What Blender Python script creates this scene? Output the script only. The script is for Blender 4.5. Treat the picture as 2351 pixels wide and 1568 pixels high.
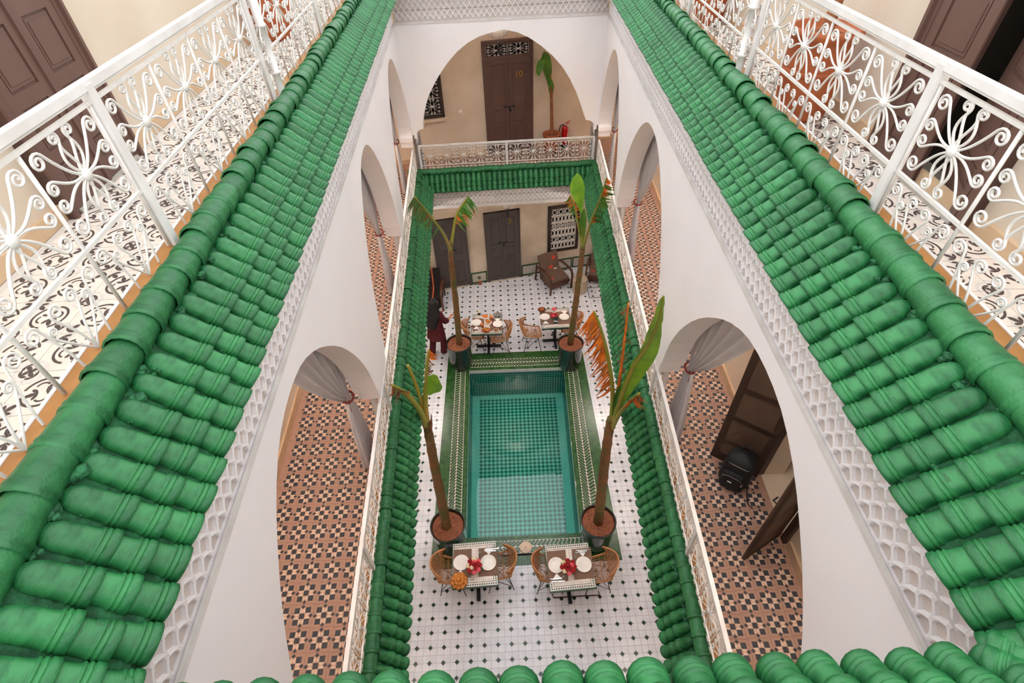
import bpy, math, random
from mathutils import Vector, Matrix
random.seed(7)
for _o in list(bpy.data.objects): bpy.data.objects.remove(_o)
SC = bpy.context.scene
COL = SC.collection
PI = math.pi
# ------------------------------------------------------------------ camera
ZC = 8.911
RC = [(0.998907, -0.035811, -0.030043), (-0.046478, -0.692444, -0.719973), (0.004980, 0.720583, -0.693351)]
FPX = 1181.2
cam = bpy.data.cameras.new('camera')
cam.sensor_width = 36.0
cam.lens = FPX / 2351 * 36.0
cam.clip_start = 0.02
cam_o = bpy.data.objects.new('camera', cam)
COL.objects.link(cam_o)
cam_o.matrix_world = Matrix(((RC[0][0], -RC[1][0], -RC[2][0], 0), (RC[0][1], -RC[1][1], -RC[2][1], 0),
                             (RC[0][2], -RC[1][2], -RC[2][2], ZC), (0, 0, 0, 1)))
SC.camera = cam_o
# ------------------------------------------------------------------ overcast sky
wd = bpy.data.worlds.new('overcast_sky'); SC.world = wd; wd.use_nodes = True
bg = wd.node_tree.nodes['Background']
bg.inputs[0].default_value = (0.94, 0.97, 1.0, 1); bg.inputs[1].default_value = 1.40
vs = SC.view_settings
vs.view_transform = 'Standard'; vs.look = 'None'; vs.gamma = 1.0; vs.use_curve_mapping = False
vs.exposure = 1.0
cy = SC.cycles
cy.max_bounces = 16; cy.diffuse_bounces = 10; cy.transparent_max_bounces = 12

# ------------------------------------------------------------------ photo pixel -> place
def ray(px, py):
    a, b, c = px - 1175.5, py - 784.0, FPX
    return Vector((RC[0][0]*a + RC[1][0]*b + RC[2][0]*c, RC[0][1]*a + RC[1][1]*b + RC[2][1]*c, RC[0][2]*a + RC[1][2]*b + RC[2][2]*c))
def UZ(px, py, z):
    r = ray(px, py); t = (z - ZC) / r.z
    return Vector((r.x*t, r.y*t, z))
def UP(px, py, p0, p1):
    r = ray(px, py); nx, ny = p1[1]-p0[1], -(p1[0]-p0[0])
    t = (nx*p0[0] + ny*p0[1]) / (nx*r.x + ny*r.y)
    return Vector((0, 0, ZC)) + r*t
def UY(px, py, y): return UP(px, py, (0, y), (1, y))

# ------------------------------------------------------------------ plan of the courtyard (slightly irregular)
def LX(y): return -1.74 + (10.31 - y) * .0484
def RX(y): return 1.985 - (10.4 - y) * .0529
YN = 0.10
FL, FR = Vector((-1.74, 10.31)), Vector((1.985, 10.40))
NLp, NRp = Vector((LX(YN), YN)), Vector((RX(YN), YN))
H1, H2 = 3.70, 7.30
FW0, FW1 = Vector((-1.005, 11.715)), Vector((.407, 11.985))
def FWY(x): return FW0.y + (x - FW0.x) * (FW1.y - FW0.y) / (FW1.x - FW0.x)
FWD = (FW1 - FW0).normalized()
FWA = math.atan2(FWD.y, FWD.x)
def UW(px, py): return UP(px, py, FW0, FW1)

# ------------------------------------------------------------------ mesh helpers
class MB:
    def __init__(s): s.v = []; s.f = []; s.m = []; s.mi = 0
    def add(s, vs, fs, mi=None):
        o = len(s.v); s.v += [tuple(v) for v in vs]
        s.f += [tuple(i + o for i in f) for f in fs]; s.m += [s.mi if mi is None else mi] * len(fs)
        return s
    def box(s, c, d, rz=0.0, M=None, mi=None, taper=1.0):
        x, y, z = d[0]/2, d[1]/2, d[2]/2
        vs = [Vector((a*x*(taper if k > 0 else 1), b*y*(taper if k > 0 else 1), k*z)) for k in (-1, 1) for b in (-1, 1) for a in (-1, 1)]
        if M is None: M = Matrix.Translation(c) @ Matrix.Rotation(rz, 4, 'Z')
        else: M = M @ Matrix.Translation(c) @ Matrix.Rotation(rz, 4, 'Z')
        return s.add([M @ v for v in vs], [(0, 2, 3, 1), (4, 5, 7, 6), (0, 1, 5, 4), (2, 6, 7, 3), (0, 4, 6, 2), (1, 3, 7, 5)], mi)
    def seg(s, a, b, w, h, up=(0, 0, 1), mi=None):
        a = Vector(a); b = Vector(b); t = (b - a).normalized(); u = Vector(up)
        sd = t.cross(u)
        if sd.length < 1e-5: sd = t.cross(Vector((1, 0, 0)))
        sd.normalize(); u = sd.cross(t)
        vs = [p + sd*(i*w/2) + u*(j*h/2) for p in (a, b) for i, j in ((-1, -1), (1, -1), (1, 1), (-1, 1))]
        return s.add(vs, [(0, 3, 2, 1), (4, 5, 6, 7), (0, 1, 5, 4), (1, 2, 6, 5), (2, 3, 7, 6), (3, 0, 4, 7)], mi)
    def tube(s, pts, r, n=6, cap=True, mi=None, flat=1.0):
        pts = [Vector(p) for p in pts]; N = len(pts)
        rs = r if isinstance(r, (list, tuple)) else [r]*N
        vs = []; T0 = (pts[1]-pts[0]).normalized()
        u = T0.orthogonal().normalized()
        for i, p in enumerate(pts):
            t = (pts[min(i+1, N-1)] - pts[max(i-1, 0)])
            if t.length < 1e-9: t = T0
            t = t.normalized(); u = u - t*u.dot(t)
            if u.length < 1e-6: u = t.orthogonal()
            u.normalize(); w = t.cross(u)
            for k in range(n):
                a = 2*PI*k/n
                vs.append(p + u*(rs[i]*math.cos(a)) + w*(rs[i]*flat*math.sin(a)))
        fs = [(i*n+k, i*n+(k+1) % n, (i+1)*n+(k+1) % n, (i+1)*n+k) for i in range(N-1) for k in range(n)]
        if cap: fs += [tuple(range(n-1, -1, -1)), tuple(range((N-1)*n, N*n))]
        return s.add(vs, fs, mi)
    def lathe(s, prof, n=20, c=(0, 0, 0), mi=None, M=None, cap=False):
        vs = []; c = Vector(c)
        for r, z in prof:
            for k in range(n):
                a = 2*PI*k/n; v = Vector((r*math.cos(a), r*math.sin(a), z))
                vs.append((M @ v if M else v) + c)
        N = len(prof)
        fs = [(i*n+k, i*n+(k+1) % n, (i+1)*n+(k+1) % n, (i+1)*n+k) for i in range(N-1) for k in range(n)]
        if cap: fs += [tuple(range(n-1, -1, -1)), tuple(range((N-1)*n, N*n))]
        return s.add(vs, fs, mi)
    def prism(s, pts, z0, z1, mi=None, bottom=True):
        n = len(pts)
        vs = [(p[0], p[1], z0) for p in pts] + [(p[0], p[1], z1) for p in pts]
        fs = [tuple(range(n, 2*n))] + [(i, (i+1) % n, n+(i+1) % n, n+i) for i in range(n)]
        if bottom: fs.append(tuple(range(n-1, -1, -1)))
        return s.add(vs, fs, mi)
    def grid(s, rows, mi=None, close=False):
        n = len(rows[0]); vs = [p for r in rows for p in r]
        m = n if close else n-1
        return s.add(vs, [(i*n+k, i*n+(k+1) % n, (i+1)*n+(k+1) % n, (i+1)*n+k) for i in range(len(rows)-1) for k in range(m)], mi)
    def ball(s, c, r, n=8, m=6, sq=(1, 1, 1), mi=None):
        c = Vector(c)
        rows = []
        for i in range(m+1):
            a = -PI/2 + PI*i/m
            rr = max(math.cos(a), 1e-3)*r
            rows.append([c + Vector((rr*math.cos(2*PI*k/n)*sq[0], rr*math.sin(2*PI*k/n)*sq[1], r*math.sin(a)*sq[2])) for k in range(n)])
        return s.grid(rows, mi, close=True)
def mesh(name, mb, mats, smooth=False):
    me = bpy.data.meshes.new(name); me.from_pydata(mb.v, [], mb.f)
    if not isinstance(mats, (list, tuple)): mats = [mats]
    for m in mats: me.materials.append(m)
    if len(mats) > 1: me.polygons.foreach_set('material_index', mb.m)
    if smooth: me.polygons.foreach_set('use_smooth', [True]*len(me.polygons))
    me.update(); me.validate(verbose=False)
    return me
def link(name, me, parent=None, M=None, loc=None, rz=0.0):
    o = bpy.data.objects.new(name, me); COL.objects.link(o)
    if parent: o.parent = parent
    if M is not None: o.matrix_local = M
    elif loc is not None: o.location = loc; o.rotation_euler = (0, 0, rz)
    return o
def obj(name, mb, mats, parent=None, smooth=False, M=None, loc=None, rz=0.0):
    return link(name, mesh(name, mb, mats, smooth), parent, M, loc, rz)
def tag(o, label, cat, group=None):
    o['label'] = label; o['category'] = cat
    if group: o['group'] = group
    return o
def thing(name, label, cat, loc=(0, 0, 0), rz=0.0, group=None):
    o = bpy.data.objects.new(name, None); COL.objects.link(o)
    o.location = loc; o.rotation_euler = (0, 0, rz); o.empty_display_size = .1
    return tag(o, label, cat, group)
def struct(name, mb, mats, parent=None, smooth=False):
    o = obj(name, mb, mats, parent, smooth)
    if parent is None: o['kind'] = 'structure'
    return o
def stuff(o): o['kind'] = 'stuff'; return o
def copy_tree(o, parent=None):
    c = o.copy(); COL.objects.link(c); c.parent = parent
    for ch in o.children: copy_tree(ch, c)
    return c
def V3(p, z): return Vector((p[0], p[1], z))

# ------------------------------------------------------------------ materials
def lin(c): return tuple(((v/255)/12.92 if v/255 <= .04045 else ((v/255+.055)/1.055)**2.4) for v in c)
def mat(name, c1, c2=None, scale=6.0, rough=.6, metal=0.0, bump=0.0, bscale=None, detail=4.0, spec=.5, coord='Object', per_obj=0.0, stretch=(1, 1, 1), coat=0.0, lo=.35, hi=.65, rings=0.0):
    m = bpy.data.materials.new(name); m.use_nodes = True
    nt = m.node_tree; b = nt.nodes['Principled BSDF']
    b.inputs['Roughness'].default_value = rough; b.inputs['Metallic'].default_value = metal
    b.inputs['Specular IOR Level'].default_value = spec
    if coat: b.inputs['Coat Weight'].default_value = coat; b.inputs['Coat Roughness'].default_value = .08
    c1 = lin(c1) + (1,)
    if c2 is None and not bump and not per_obj:
        b.inputs['Base Color'].default_value = c1; return m
    tc = nt.nodes.new('ShaderNodeTexCoord'); mp = nt.nodes.new('ShaderNodeMapping'); mp.inputs['Scale'].default_value = stretch
    nt.links.new(tc.outputs[coord], mp.inputs[0])
    nz = nt.nodes.new('ShaderNodeTexNoise'); nz.inputs['Scale'].default_value = scale; nz.inputs['Detail'].default_value = detail
    nt.links.new(mp.outputs[0], nz.inputs['Vector'])
    rp = nt.nodes.new('ShaderNodeValToRGB'); rp.color_ramp.elements[0].position = lo; rp.color_ramp.elements[1].position = hi
    rp.color_ramp.elements[0].color = c1; rp.color_ramp.elements[1].color = (lin(c2) + (1,)) if c2 else c1
    nt.links.new(nz.outputs[0], rp.inputs[0])
    out = rp.outputs[0]
    if per_obj:
        oi = nt.nodes.new('ShaderNodeObjectInfo'); mr = nt.nodes.new('ShaderNodeMapRange')
        mr.inputs[3].default_value = 1-per_obj; mr.inputs[4].default_value = 1+per_obj
        nt.links.new(oi.outputs['Random'], mr.inputs[0])
        hs = nt.nodes.new('ShaderNodeHueSaturation'); nt.links.new(mr.outputs[0], hs.inputs['Value']); nt.links.new(out, hs.inputs['Color']); out = hs.outputs[0]
    nt.links.new(out, b.inputs['Base Color'])
    if bump:
        n2 = nt.nodes.new('ShaderNodeTexNoise'); n2.inputs['Scale'].default_value = bscale or scale*4; n2.inputs['Detail'].default_value = 3
        nt.links.new(mp.outputs[0], n2.inputs['Vector'])
        bp = nt.nodes.new('ShaderNodeBump'); bp.inputs['Strength'].default_value = bump; bp.inputs['Distance'].default_value = .01
        nt.links.new(n2.outputs[0], bp.inputs['Height']); nt.links.new(bp.outputs[0], b.inputs['Normal'])
        if rings:
            wv = nt.nodes.new('ShaderNodeTexWave'); wv.wave_type = 'BANDS'; wv.bands_direction = 'X'; wv.inputs['Scale'].default_value = rings; wv.inputs['Distortion'].default_value = 2.5; wv.inputs['Detail'].default_value = 2
            nt.links.new(tc.outputs[coord], wv.inputs['Vector'])
            b2 = nt.nodes.new('ShaderNodeBump'); b2.inputs['Strength'].default_value = .12; b2.inputs['Distance'].default_value = .002
            nt.links.new(wv.outputs[1], b2.inputs['Height']); nt.links.new(bp.outputs[0], b2.inputs['Normal']); nt.links.new(b2.outputs[0], b.inputs['Normal'])
    return m
M = {}
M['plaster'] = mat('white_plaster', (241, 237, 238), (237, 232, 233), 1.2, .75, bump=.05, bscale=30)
M['plaster_shaded'] = mat('shaded_plaster_backing', (206, 195, 190), (214, 204, 199), 3, .8)  # darker than the white plaster: recess shade put into the colour
M['beige'] = mat('beige_tadelakt', (226, 208, 186), (212, 192, 168), 1.6, .7, bump=.08, bscale=18, detail=8)
M['beige_g'] = mat('beige_weathered', (212, 197, 178), (184, 168, 148), 1.4, .75, bump=.1, bscale=18, detail=9)
M['cream'] = mat('cream_terrace_plaster', (212, 198, 180), (203, 186, 165), 1.3, .8, bump=.06, bscale=20, detail=7)
M['ceil'] = mat('ceiling_plaster', (226, 220, 214), (216, 209, 202), 2, .85)
M['rtile'] = mat('green_glazed_roof_tile', (17, 80, 41), (46, 117, 65), 14, .46, bump=.12, bscale=90, per_obj=.2, stretch=(2, 1, 1), spec=.4, rings=70)
M['ridge'] = mat('green_glazed_ridge', (19, 80, 43), (50, 117, 68), 10, .44, bump=.25, bscale=90, per_obj=.14, spec=.4, rings=70)
M['mortar'] = mat('green_mortar', (12, 66, 36), (34, 104, 60), 28, .8, bump=.9, bscale=70)
M['iron'] = mat('white_painted_iron', (224, 219, 215), (212, 206, 200), 14, .45, bump=.1, bscale=80)
M['kerb'] = mat('ochre_kerb', (150, 100, 48), (170, 118, 62), 5, .6)
M['rail'] = mat('white_painted_rail', (228, 224, 221), (212, 206, 202), 5, .4)
M['brown'] = mat('brown_painted_wood', (92, 66, 58), (104, 76, 66), 3, .5, stretch=(1, 1, .2))
M['greydoor'] = mat('grey_painted_wood', (70, 62, 60), (78, 69, 66), 3, .55, stretch=(1, 1, .2))
M['darkwood'] = mat('dark_wood', (46, 34, 28), (62, 46, 38), 5, .55, stretch=(1, 1, .2))
M['wood'] = mat('reddish_wood', (92, 52, 30), (70, 36, 20), 8, .45, stretch=(1, 1, .15))
M['black'] = mat('black_metal', (18, 17, 18), (26, 25, 26), 10, .5)
M['gold'] = mat('gilt_numeral', (196, 150, 62), None, rough=.35, metal=.7)
M['dark'] = mat('dark_opening', (18, 16, 16), None, rough=.9)
M['white_tile'] = mat('white_zellij', (214, 217, 227), (228, 229, 237), 5, .16, per_obj=.03, bump=.06, bscale=26)
M['grout'] = mat('grout', (150, 132, 128), (132, 112, 108), 8, .9)
M['green_dia'] = mat('dark_green_zellij', (22, 44, 34), (36, 62, 46), 12, .2, per_obj=.2)
M['gbrick'] = mat('green_zellij_brick', (14, 58, 22), (52, 98, 40), 10, .2, per_obj=.35, lo=.3, hi=.7)
M['zwhite'] = mat('cream_zellij', (226, 216, 208), (212, 200, 192), 12, .25)
M['cdark'] = mat('cement_tile_charcoal', (44, 44, 50), (56, 55, 60), 30, .55)
M['cterra'] = mat('cement_tile_terracotta', (172, 134, 114), (160, 122, 102), 20, .6)
M['cpink'] = mat('cement_tile_pink', (204, 160, 136), (194, 150, 126), 20, .6)
M['cbeige'] = mat('cement_tile_beige', (212, 190, 166), (202, 178, 156), 20, .6)
M['tcream'] = mat('terrace_tile_cream', (222, 209, 196), (214, 199, 186), 14, .6)
M['tdark'] = mat('terrace_tile_charcoal', (66, 54, 52), (80, 66, 62), 20, .6)
M['tgrey'] = mat('terrace_tile_grey', (206, 198, 190), (198, 190, 182), 20, .6)
M['pool_l'] = mat('pool_tile_light', (176, 226, 216), (166, 220, 208), 6, .3)
M['pool_d'] = mat('pool_tile_dark', (30, 112, 96), (42, 124, 108), 9, .3)
M['pool_w'] = mat('pool_wall_tile', (26, 118, 106), (38, 130, 118), 7, .3)
M['coping'] = mat('pool_coping', (196, 196, 198), (206, 206, 206), 7, .3)
M['rattan'] = mat('rattan', (196, 138, 88), (176, 116, 68), 30, .55)
M['blackpot'] = mat('black_glazed_pot', (8, 12, 12), (14, 20, 18), 4, .12, coat=.6)
M['soil'] = mat('reddish_soil', (112, 62, 42), (150, 92, 62), 40, .95, bump=1.0, bscale=60)
M['trunk'] = mat('banana_trunk', (86, 84, 36), (122, 76, 44), 7, .7, bump=.5, bscale=24, stretch=(1, 1, .35), detail=8)
M['stalk'] = mat('banana_stalk', (132, 146, 48), (158, 136, 56), 7, .5, stretch=(1, 1, .4))
M['leaf'] = mat('banana_leaf', (100, 156, 34), (140, 188, 56), 5, .4)
M['leaf_d'] = mat('banana_leaf_dark', (60, 112, 36), (98, 142, 46), 6, .45)
M['leaf_dry'] = mat('dry_leaf_orange', (232, 130, 30), (196, 92, 26), 10, .7)
M['leaf_brown'] = mat('dry_leaf_brown', (128, 74, 40), (160, 104, 62), 10, .75)
M['terracotta'] = mat('terracotta', (176, 96, 54), (158, 80, 42), 5, .7, bump=.1)
M['curtain'] = mat('white_curtain', (206, 200, 200), (196, 190, 192), 4, .85)
M['redcord'] = mat('red_cord', (122, 26, 26), None, rough=.7)
M['black_cloth'] = mat('black_nylon', (16, 16, 18), (24, 24, 26), 12, .7, bump=.3, bscale=40)
M['fabric'] = mat('taupe_upholstery', (112, 88, 74), (100, 76, 64), 24, .9, bump=.2, bscale=90)
M['red'] = mat('red_paint', (196, 18, 20), None, rough=.25, coat=.4)
M['redpatch'] = mat('red_embroidery', (204, 62, 48), None, rough=.9)
M['maroon'] = mat('maroon_cloth', (92, 16, 26), (76, 12, 20), 8, .85, bump=.2)
M['hair'] = mat('black_scarf', (14, 14, 17), (22, 22, 26), 14, .8)
M['skin'] = mat('skin', (196, 138, 112), (188, 128, 102), 12, .6)
M['shoe'] = mat('pale_shoe', (206, 200, 196), None, rough=.6)
M['mat'] = mat('brown_placemat', (128, 98, 80), (114, 86, 70), 60, .85, bump=.3, bscale=120)
M['china'] = mat('white_china', (236, 230, 224), None, rough=.12)
M['napkin'] = mat('white_napkin', (240, 236, 234), None, rough=.9)
M['steel'] = mat('steel', (206, 204, 202), None, rough=.2, metal=.9)
M['rose_red'] = mat('red_rose', (172, 12, 22), (142, 6, 18), 30, .7)
M['rose_pink'] = mat('pink_rose', (232, 98, 112), (220, 82, 96), 30, .7)
M['rose_cream'] = mat('cream_rose', (238, 222, 186), (228, 206, 164), 30, .7)
M['green_leaf'] = mat('bouquet_leaf', (46, 84, 32), (62, 104, 42), 20, .6)
M['pastry'] = mat('golden_pastry', (206, 132, 48), (168, 92, 26), 26, .55, bump=.3)
M['orange'] = mat('orange_juice', (226, 112, 16), None, rough=.3)
M['basket'] = mat('basket', (112, 66, 34), (92, 50, 24), 30, .8, bump=.4)
M['menu'] = mat('menu_card', (52, 74, 70), None, rough=.5)
M['disc'] = mat('beige_disc', (222, 198, 176), (214, 188, 166), 12, .6)
M['stripe_dark'] = mat('brown_stripe', (104, 82, 70), None, rough=.9)
M['stripe_light'] = mat('cream_stripe', (222, 208, 190), None, rough=.9)
M['kilim'] = mat('black_kilim', (20, 15, 15), (28, 21, 20), 20, .95, bump=.3)
M['kilim_o'] = mat('orange_stripe', (190, 98, 56), (168, 80, 44), 24, .95)
M['lampshade'] = mat('lamp_beads', (232, 224, 216), (214, 202, 190), 10, .5)
M['iron_dark'] = mat('rust_frame', (62, 30, 24), None, rough=.6)
M['marble'] = mat('dado_marble', (196, 190, 180), (172, 166, 156), 5, .35, detail=8)
def glass_mat(name, col, fac=.12):
    m = bpy.data.materials.new(name); m.use_nodes = True; nt = m.node_tree; nt.nodes.remove(nt.nodes['Principled BSDF'])
    out = nt.nodes['Material Output']; tr = nt.nodes.new('ShaderNodeBsdfTransparent'); gl = nt.nodes.new('ShaderNodeBsdfGlossy'); mx = nt.nodes.new('ShaderNodeMixShader')
    tr.inputs[0].default_value = col; gl.inputs['Roughness'].default_value = .02
    fr = nt.nodes.new('ShaderNodeFresnel'); fr.inputs[0].default_value = 1.6 if fac is None else 1.45
    (nt.links.new(fr.outputs[0], mx.inputs[0]) if fac is None else setattr(mx.inputs[0], 'default_value', fac)); nt.links.new(tr.outputs[0], mx.inputs[1]); nt.links.new(gl.outputs[0], mx.inputs[2]); nt.links.new(mx.outputs[0], out.inputs[0])
    return m, nt, gl, fr
M['glass'] = glass_mat('clear_glass', (.96, .97, .97, 1))[0]
M['water'], _nt, _gl, _fr = glass_mat('pool_water', (.56, .90, .84, 1), None)
_tc = _nt.nodes.new('ShaderNodeTexCoord'); _nz = _nt.nodes.new('ShaderNodeTexNoise'); _nz.inputs['Scale'].default_value = 3.0
_bp = _nt.nodes.new('ShaderNodeBump'); _bp.inputs['Strength'].default_value = .02; _bp.inputs['Distance'].default_value = .02
_nt.links.new(_tc.outputs['Object'], _nz.inputs['Vector']); _nt.links.new(_nz.outputs[0], _bp.inputs['Height']); _nt.links.new(_bp.outputs[0], _gl.inputs['Normal']); _nt.links.new(_bp.outputs[0], _fr.inputs['Normal'])
# ================================================================== STRUCTURE
def PLp(t, off): return Vector((LX(t) - off, t))          # off > 0 : away from the courtyard
def PRp(t, off): return Vector((RX(t) + off, t))
def YF(x): return FL.y + (x - FL.x) * (FR.y - FL.y) / (FR.x - FL.x)
def PFp(t, off): return Vector((t, YF(t) + off))
def PNp(t, off): return Vector((t, YN - off))
OUT_L, OUT_R, OUT_RT = 1.38, 1.18, 1.02
CELL = .21
# ---- pool outline and zellij border
PQ = [Vector(p) for p in ((-.94, 4.23), (1.11, 4.23), (1.26, 8.30), (-.98, 8.33))]
BQ = [Vector(p) for p in ((-1.54, 3.70), (1.77, 3.71), (1.76, 8.86), (-1.50, 8.90))]
X0, X1, Y0, Y1 = -3.5, 3.6, -1.3, 12.9
mb = MB()
O4 = [(X0, Y0), (X1, Y0), (X1, Y1), (X0, Y1)]
for i in range(4):
    j = (i+1) % 4
    mb.add([V3(O4[i], -.006), V3(O4[j], -.006), V3(PQ[j], -.006), V3(PQ[i], -.006)], [(0, 1, 2, 3)])
    mb.add([V3(O4[i], -.2), V3(O4[j], -.2), V3(PQ[j], -.2), V3(PQ[i], -.2)], [(3, 2, 1, 0)])
floor = struct('floor', mb, M['grout'])
def inquad(p, Q, m=0.0):
    for i in range(4):
        a, b = Q[i], Q[(i+1) % 4]
        if (b.x-a.x)*(p.y-a.y) - (b.y-a.y)*(p.x-a.x) < m*(b-a).length: return False
    return True
# square zellij, one corner of each cut for the small dark diamonds
def gx(j): return (j - 8.5 + .627) * CELL
def gy(k): return (49.91 - k) * CELL
hs = CELL/2 - .003; cut = .036
tile_me = {}
def tile_pts(sx, sy):
    a = hs
    pts = [(0, 0), (a, 0), (a, a), (0, a)]
    pts = [(cut, 0), (a, 0), (a, a), (0, a), (0, cut)]
    pts = [(x*sx, y*sy) for x, y in pts]
    return pts if sx*sy > 0 else pts[::-1]
for sx in (-1, 1):
    for sy in (-1, 1):
        b_ = MB().prism(tile_pts(sx, sy), -.006, 0, bottom=False)
        tile_me[sx, sy] = mesh('floor_tile', b_, M['white_tile'])
dia_me = mesh('diamond_tile', MB().prism([(cut-.003, 0), (0, cut-.003), (-cut+.003, 0), (0, -cut+.003)], -.006, .0005, bottom=False), M['green_dia'])
wt, dt = [], []
for j in range(-7, 26):
    for k in range(-14, 49):
        x, y = gx(j), gy(k)
        if not (LX(y)-OUT_L < x < RX(y)+OUT_R) or y > FWY(x)-.02: continue
        if not inquad(Vector((x, y)), BQ, .03): dt.append((x, y))
        for sx in (-1, 1):
            for sy in (-1, 1):
                cx, cy = x+sx*.05, y+sy*.05
                if not inquad(Vector((cx, cy)), BQ, .055) and cy < FWY(cx)-.05: wt.append((x, y, sx, sy))
vis = lambda x, y: (-2.05 < x < 2.2 and y > 2.0)
wt.sort(key=lambda q: (0 if vis(q[0], q[1]) else 1, q[1])); dt.sort(key=lambda q: (0 if vis(*q) else 1, q[1]))
for (x, y, sx, sy) in wt[:300]: link('floor_tile', tile_me[sx, sy], floor, Matrix.Translation((x+sx*.0015, y+sy*.0015, random.uniform(-.0006, .0006))))
for (x, y) in dt[:300]: link('diamond_tile', dia_me, floor, Matrix.Translation((x, y, 0)))
mb = MB()
for (x, y, sx, sy) in wt[300:]: mb.prism([(x+sx*.0015+a, y+sy*.0015+b) for a, b in tile_pts(sx, sy)], -.006, random.uniform(-.0006, .0006), bottom=False)
stuff(obj('white_tile_field', mb, M['white_tile'], floor))
mb = MB()
c3 = cut-.003
for (x, y) in dt[300:]: mb.prism([(x+c3, y), (x, y+c3), (x-c3, y), (x, y-c3)], -.006, .0005, bottom=False)
stuff(obj('diamond_tile_field', mb, M['green_dia'], floor))
# inspection hatch
h = [UZ(*p, 0) for p in ((1348, 661), (1380, 660), (1386, 682), (1353, 684))]
mb = MB()
for i in range(4): mb.seg(h[i] + Vector((0, 0, .002)), h[(i+1) % 4] + Vector((0, 0, .002)), .014, .008)
hc = sum(h, Vector())/4
mb.box(hc + Vector((0, 0, .004)), (.03, .02, .008))
tag(obj('floor_hatch', mb, M['darkwood']), 'square inspection hatch outline with small pull in white tiled floor', 'hatch')
# ---- pool
def ring(i, u, w):
    j = (i+1) % 4
    return PQ[i].lerp(PQ[j], u).lerp(BQ[i].lerp(BQ[j], u), w)
ZB = .006
M['tgreen0'] = mat('green_grout', (60, 86, 56), (74, 100, 66), 10, .6)
mb = MB()
for i in range(4):
    vs = [V3(ring(i, 0, 0), ZB), V3(ring(i, 0, 1), ZB), V3(ring(i, 1, 1), ZB), V3(ring(i, 1, 0), ZB)]
    mb.add(vs, [(0, 1, 2, 3)])
    mb.add([V3(ring(i, 0, 1), ZB), V3(ring(i, 0, 1), -.006), V3(ring(i, 1, 1), -.006), V3(ring(i, 1, 1), ZB)], [(0, 1, 2, 3)])
border = struct('pool_surround', mb, M['tgreen0'])
tag(border, 'green and white zellij mosaic surround of the pool', 'pool surround')
gb, ch, zw, dm = MB(), MB(), MB(), MB()
for i in range(4): zw.add([V3(ring(i, 0, .16), ZB+.0012), V3(ring(i, 0, .61), ZB+.0012), V3(ring(i, 1, .61), ZB+.0012), V3(ring(i, 1, .16), ZB+.0012)], [(0, 1, 2, 3)])
obj('cream_chevron_bed', zw, M['zwhite'], border)
DEP = -.93; WL = -.10
for i in range(4):
    A, B = PQ[i], PQ[(i+1) % 4]; Ls = (B-A).length
    wd_ = (ring(i, .5, 1) - ring(i, .5, 0)).length
    def q(u, w, z=ZB+.003): return V3(ring(i, u, w), z)
    n = int((BQ[i]-BQ[(i+1) % 4]).length/.052)
    for k in range(n):
        u0, u1 = (k+.06)/n, (k+.94)/n
        gb.add([q(u0, .69), q(u0, .995), q(u1, .995), q(u1, .69)], [(0, 1, 2, 3)])
    n = int(Ls/.16)
    for k in range(n):
        u0, u1 = (k+.02)/n, (k+.98)/n
        gb.add([q(u0, .63), q(u0, .68), q(u1, .68), q(u1, .63)], [(0, 1, 2, 3)])
        gb.add([q(u0, .0), q(u0, .07), q(u1, .07), q(u1, .0)], [(0, 1, 2, 3)])
        gb.add([q(u0, .085), q(u0, .15), q(u1, .15), q(u1, .085)], [(0, 1, 2, 3)])
    # slanting bricks either side of a row of cream diamonds
    n = int(Ls/.062); sh = .125/Ls
    for k in range(-2, n+1):
        for w0, w1 in ((.388, .606), (.382, .164)):
            u0, u1 = (k+.07)/n, (k+.93)/n
            if u0 < -.03 or u1 + sh > 1.03: continue
            vs = [q(u0, w0), q(u1, w0), q(u1+sh, w1), q(u0+sh, w1)]
            ch.add(vs, [(0, 3, 2, 1) if w1 > w0 else (0, 1, 2, 3)])
    zt_ = ZB+.0045
    for k in range(0, n, 1):
        u = (k+.5)/n; du = .40/n
        dm.add([q(u-du, .385, zt_), q(u, .355, zt_), q(u+du, .385, zt_), q(u, .415, zt_)], [(0, 1, 2, 3)])
        dm.add([q(u-du, .608, zt_), q(u, .572, zt_), q(u+du, .608, zt_)], [(0, 1, 2)])
        dm.add([q(u-du, .162, zt_), q(u+du, .162, zt_), q(u, .198, zt_)], [(0, 1, 2)])
stuff(obj('cream_diamond_row', dm, M['zwhite'], border))
stuff(obj('green_brick_band', gb, M['gbrick'], border)); stuff(obj('chevron_brick_band', ch, M['gbrick'], border))
# pool shell
mb = MB()
for i in range(4):
    a, b = PQ[i], PQ[(i+1) % 4]
    mb.add([V3(a, ZB), V3(b, ZB), V3(b, WL-.02), V3(a, WL-.02)], [(3, 2, 1, 0)], 1)
    mb.add([V3(a, WL-.02), V3(b, WL-.02), V3(b, DEP), V3(a, DEP)], [(3, 2, 1, 0)], 0)
mb.add([V3(p, DEP) for p in PQ], [(0, 1, 2, 3)], 2)
pool = struct('pool_basin', mb, [M['pool_w'], M['coping'], M['pool_l']])
tag(pool, 'turquoise tiled plunge pool basin with diamond checker floor', 'pool')
mb = MB()
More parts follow.
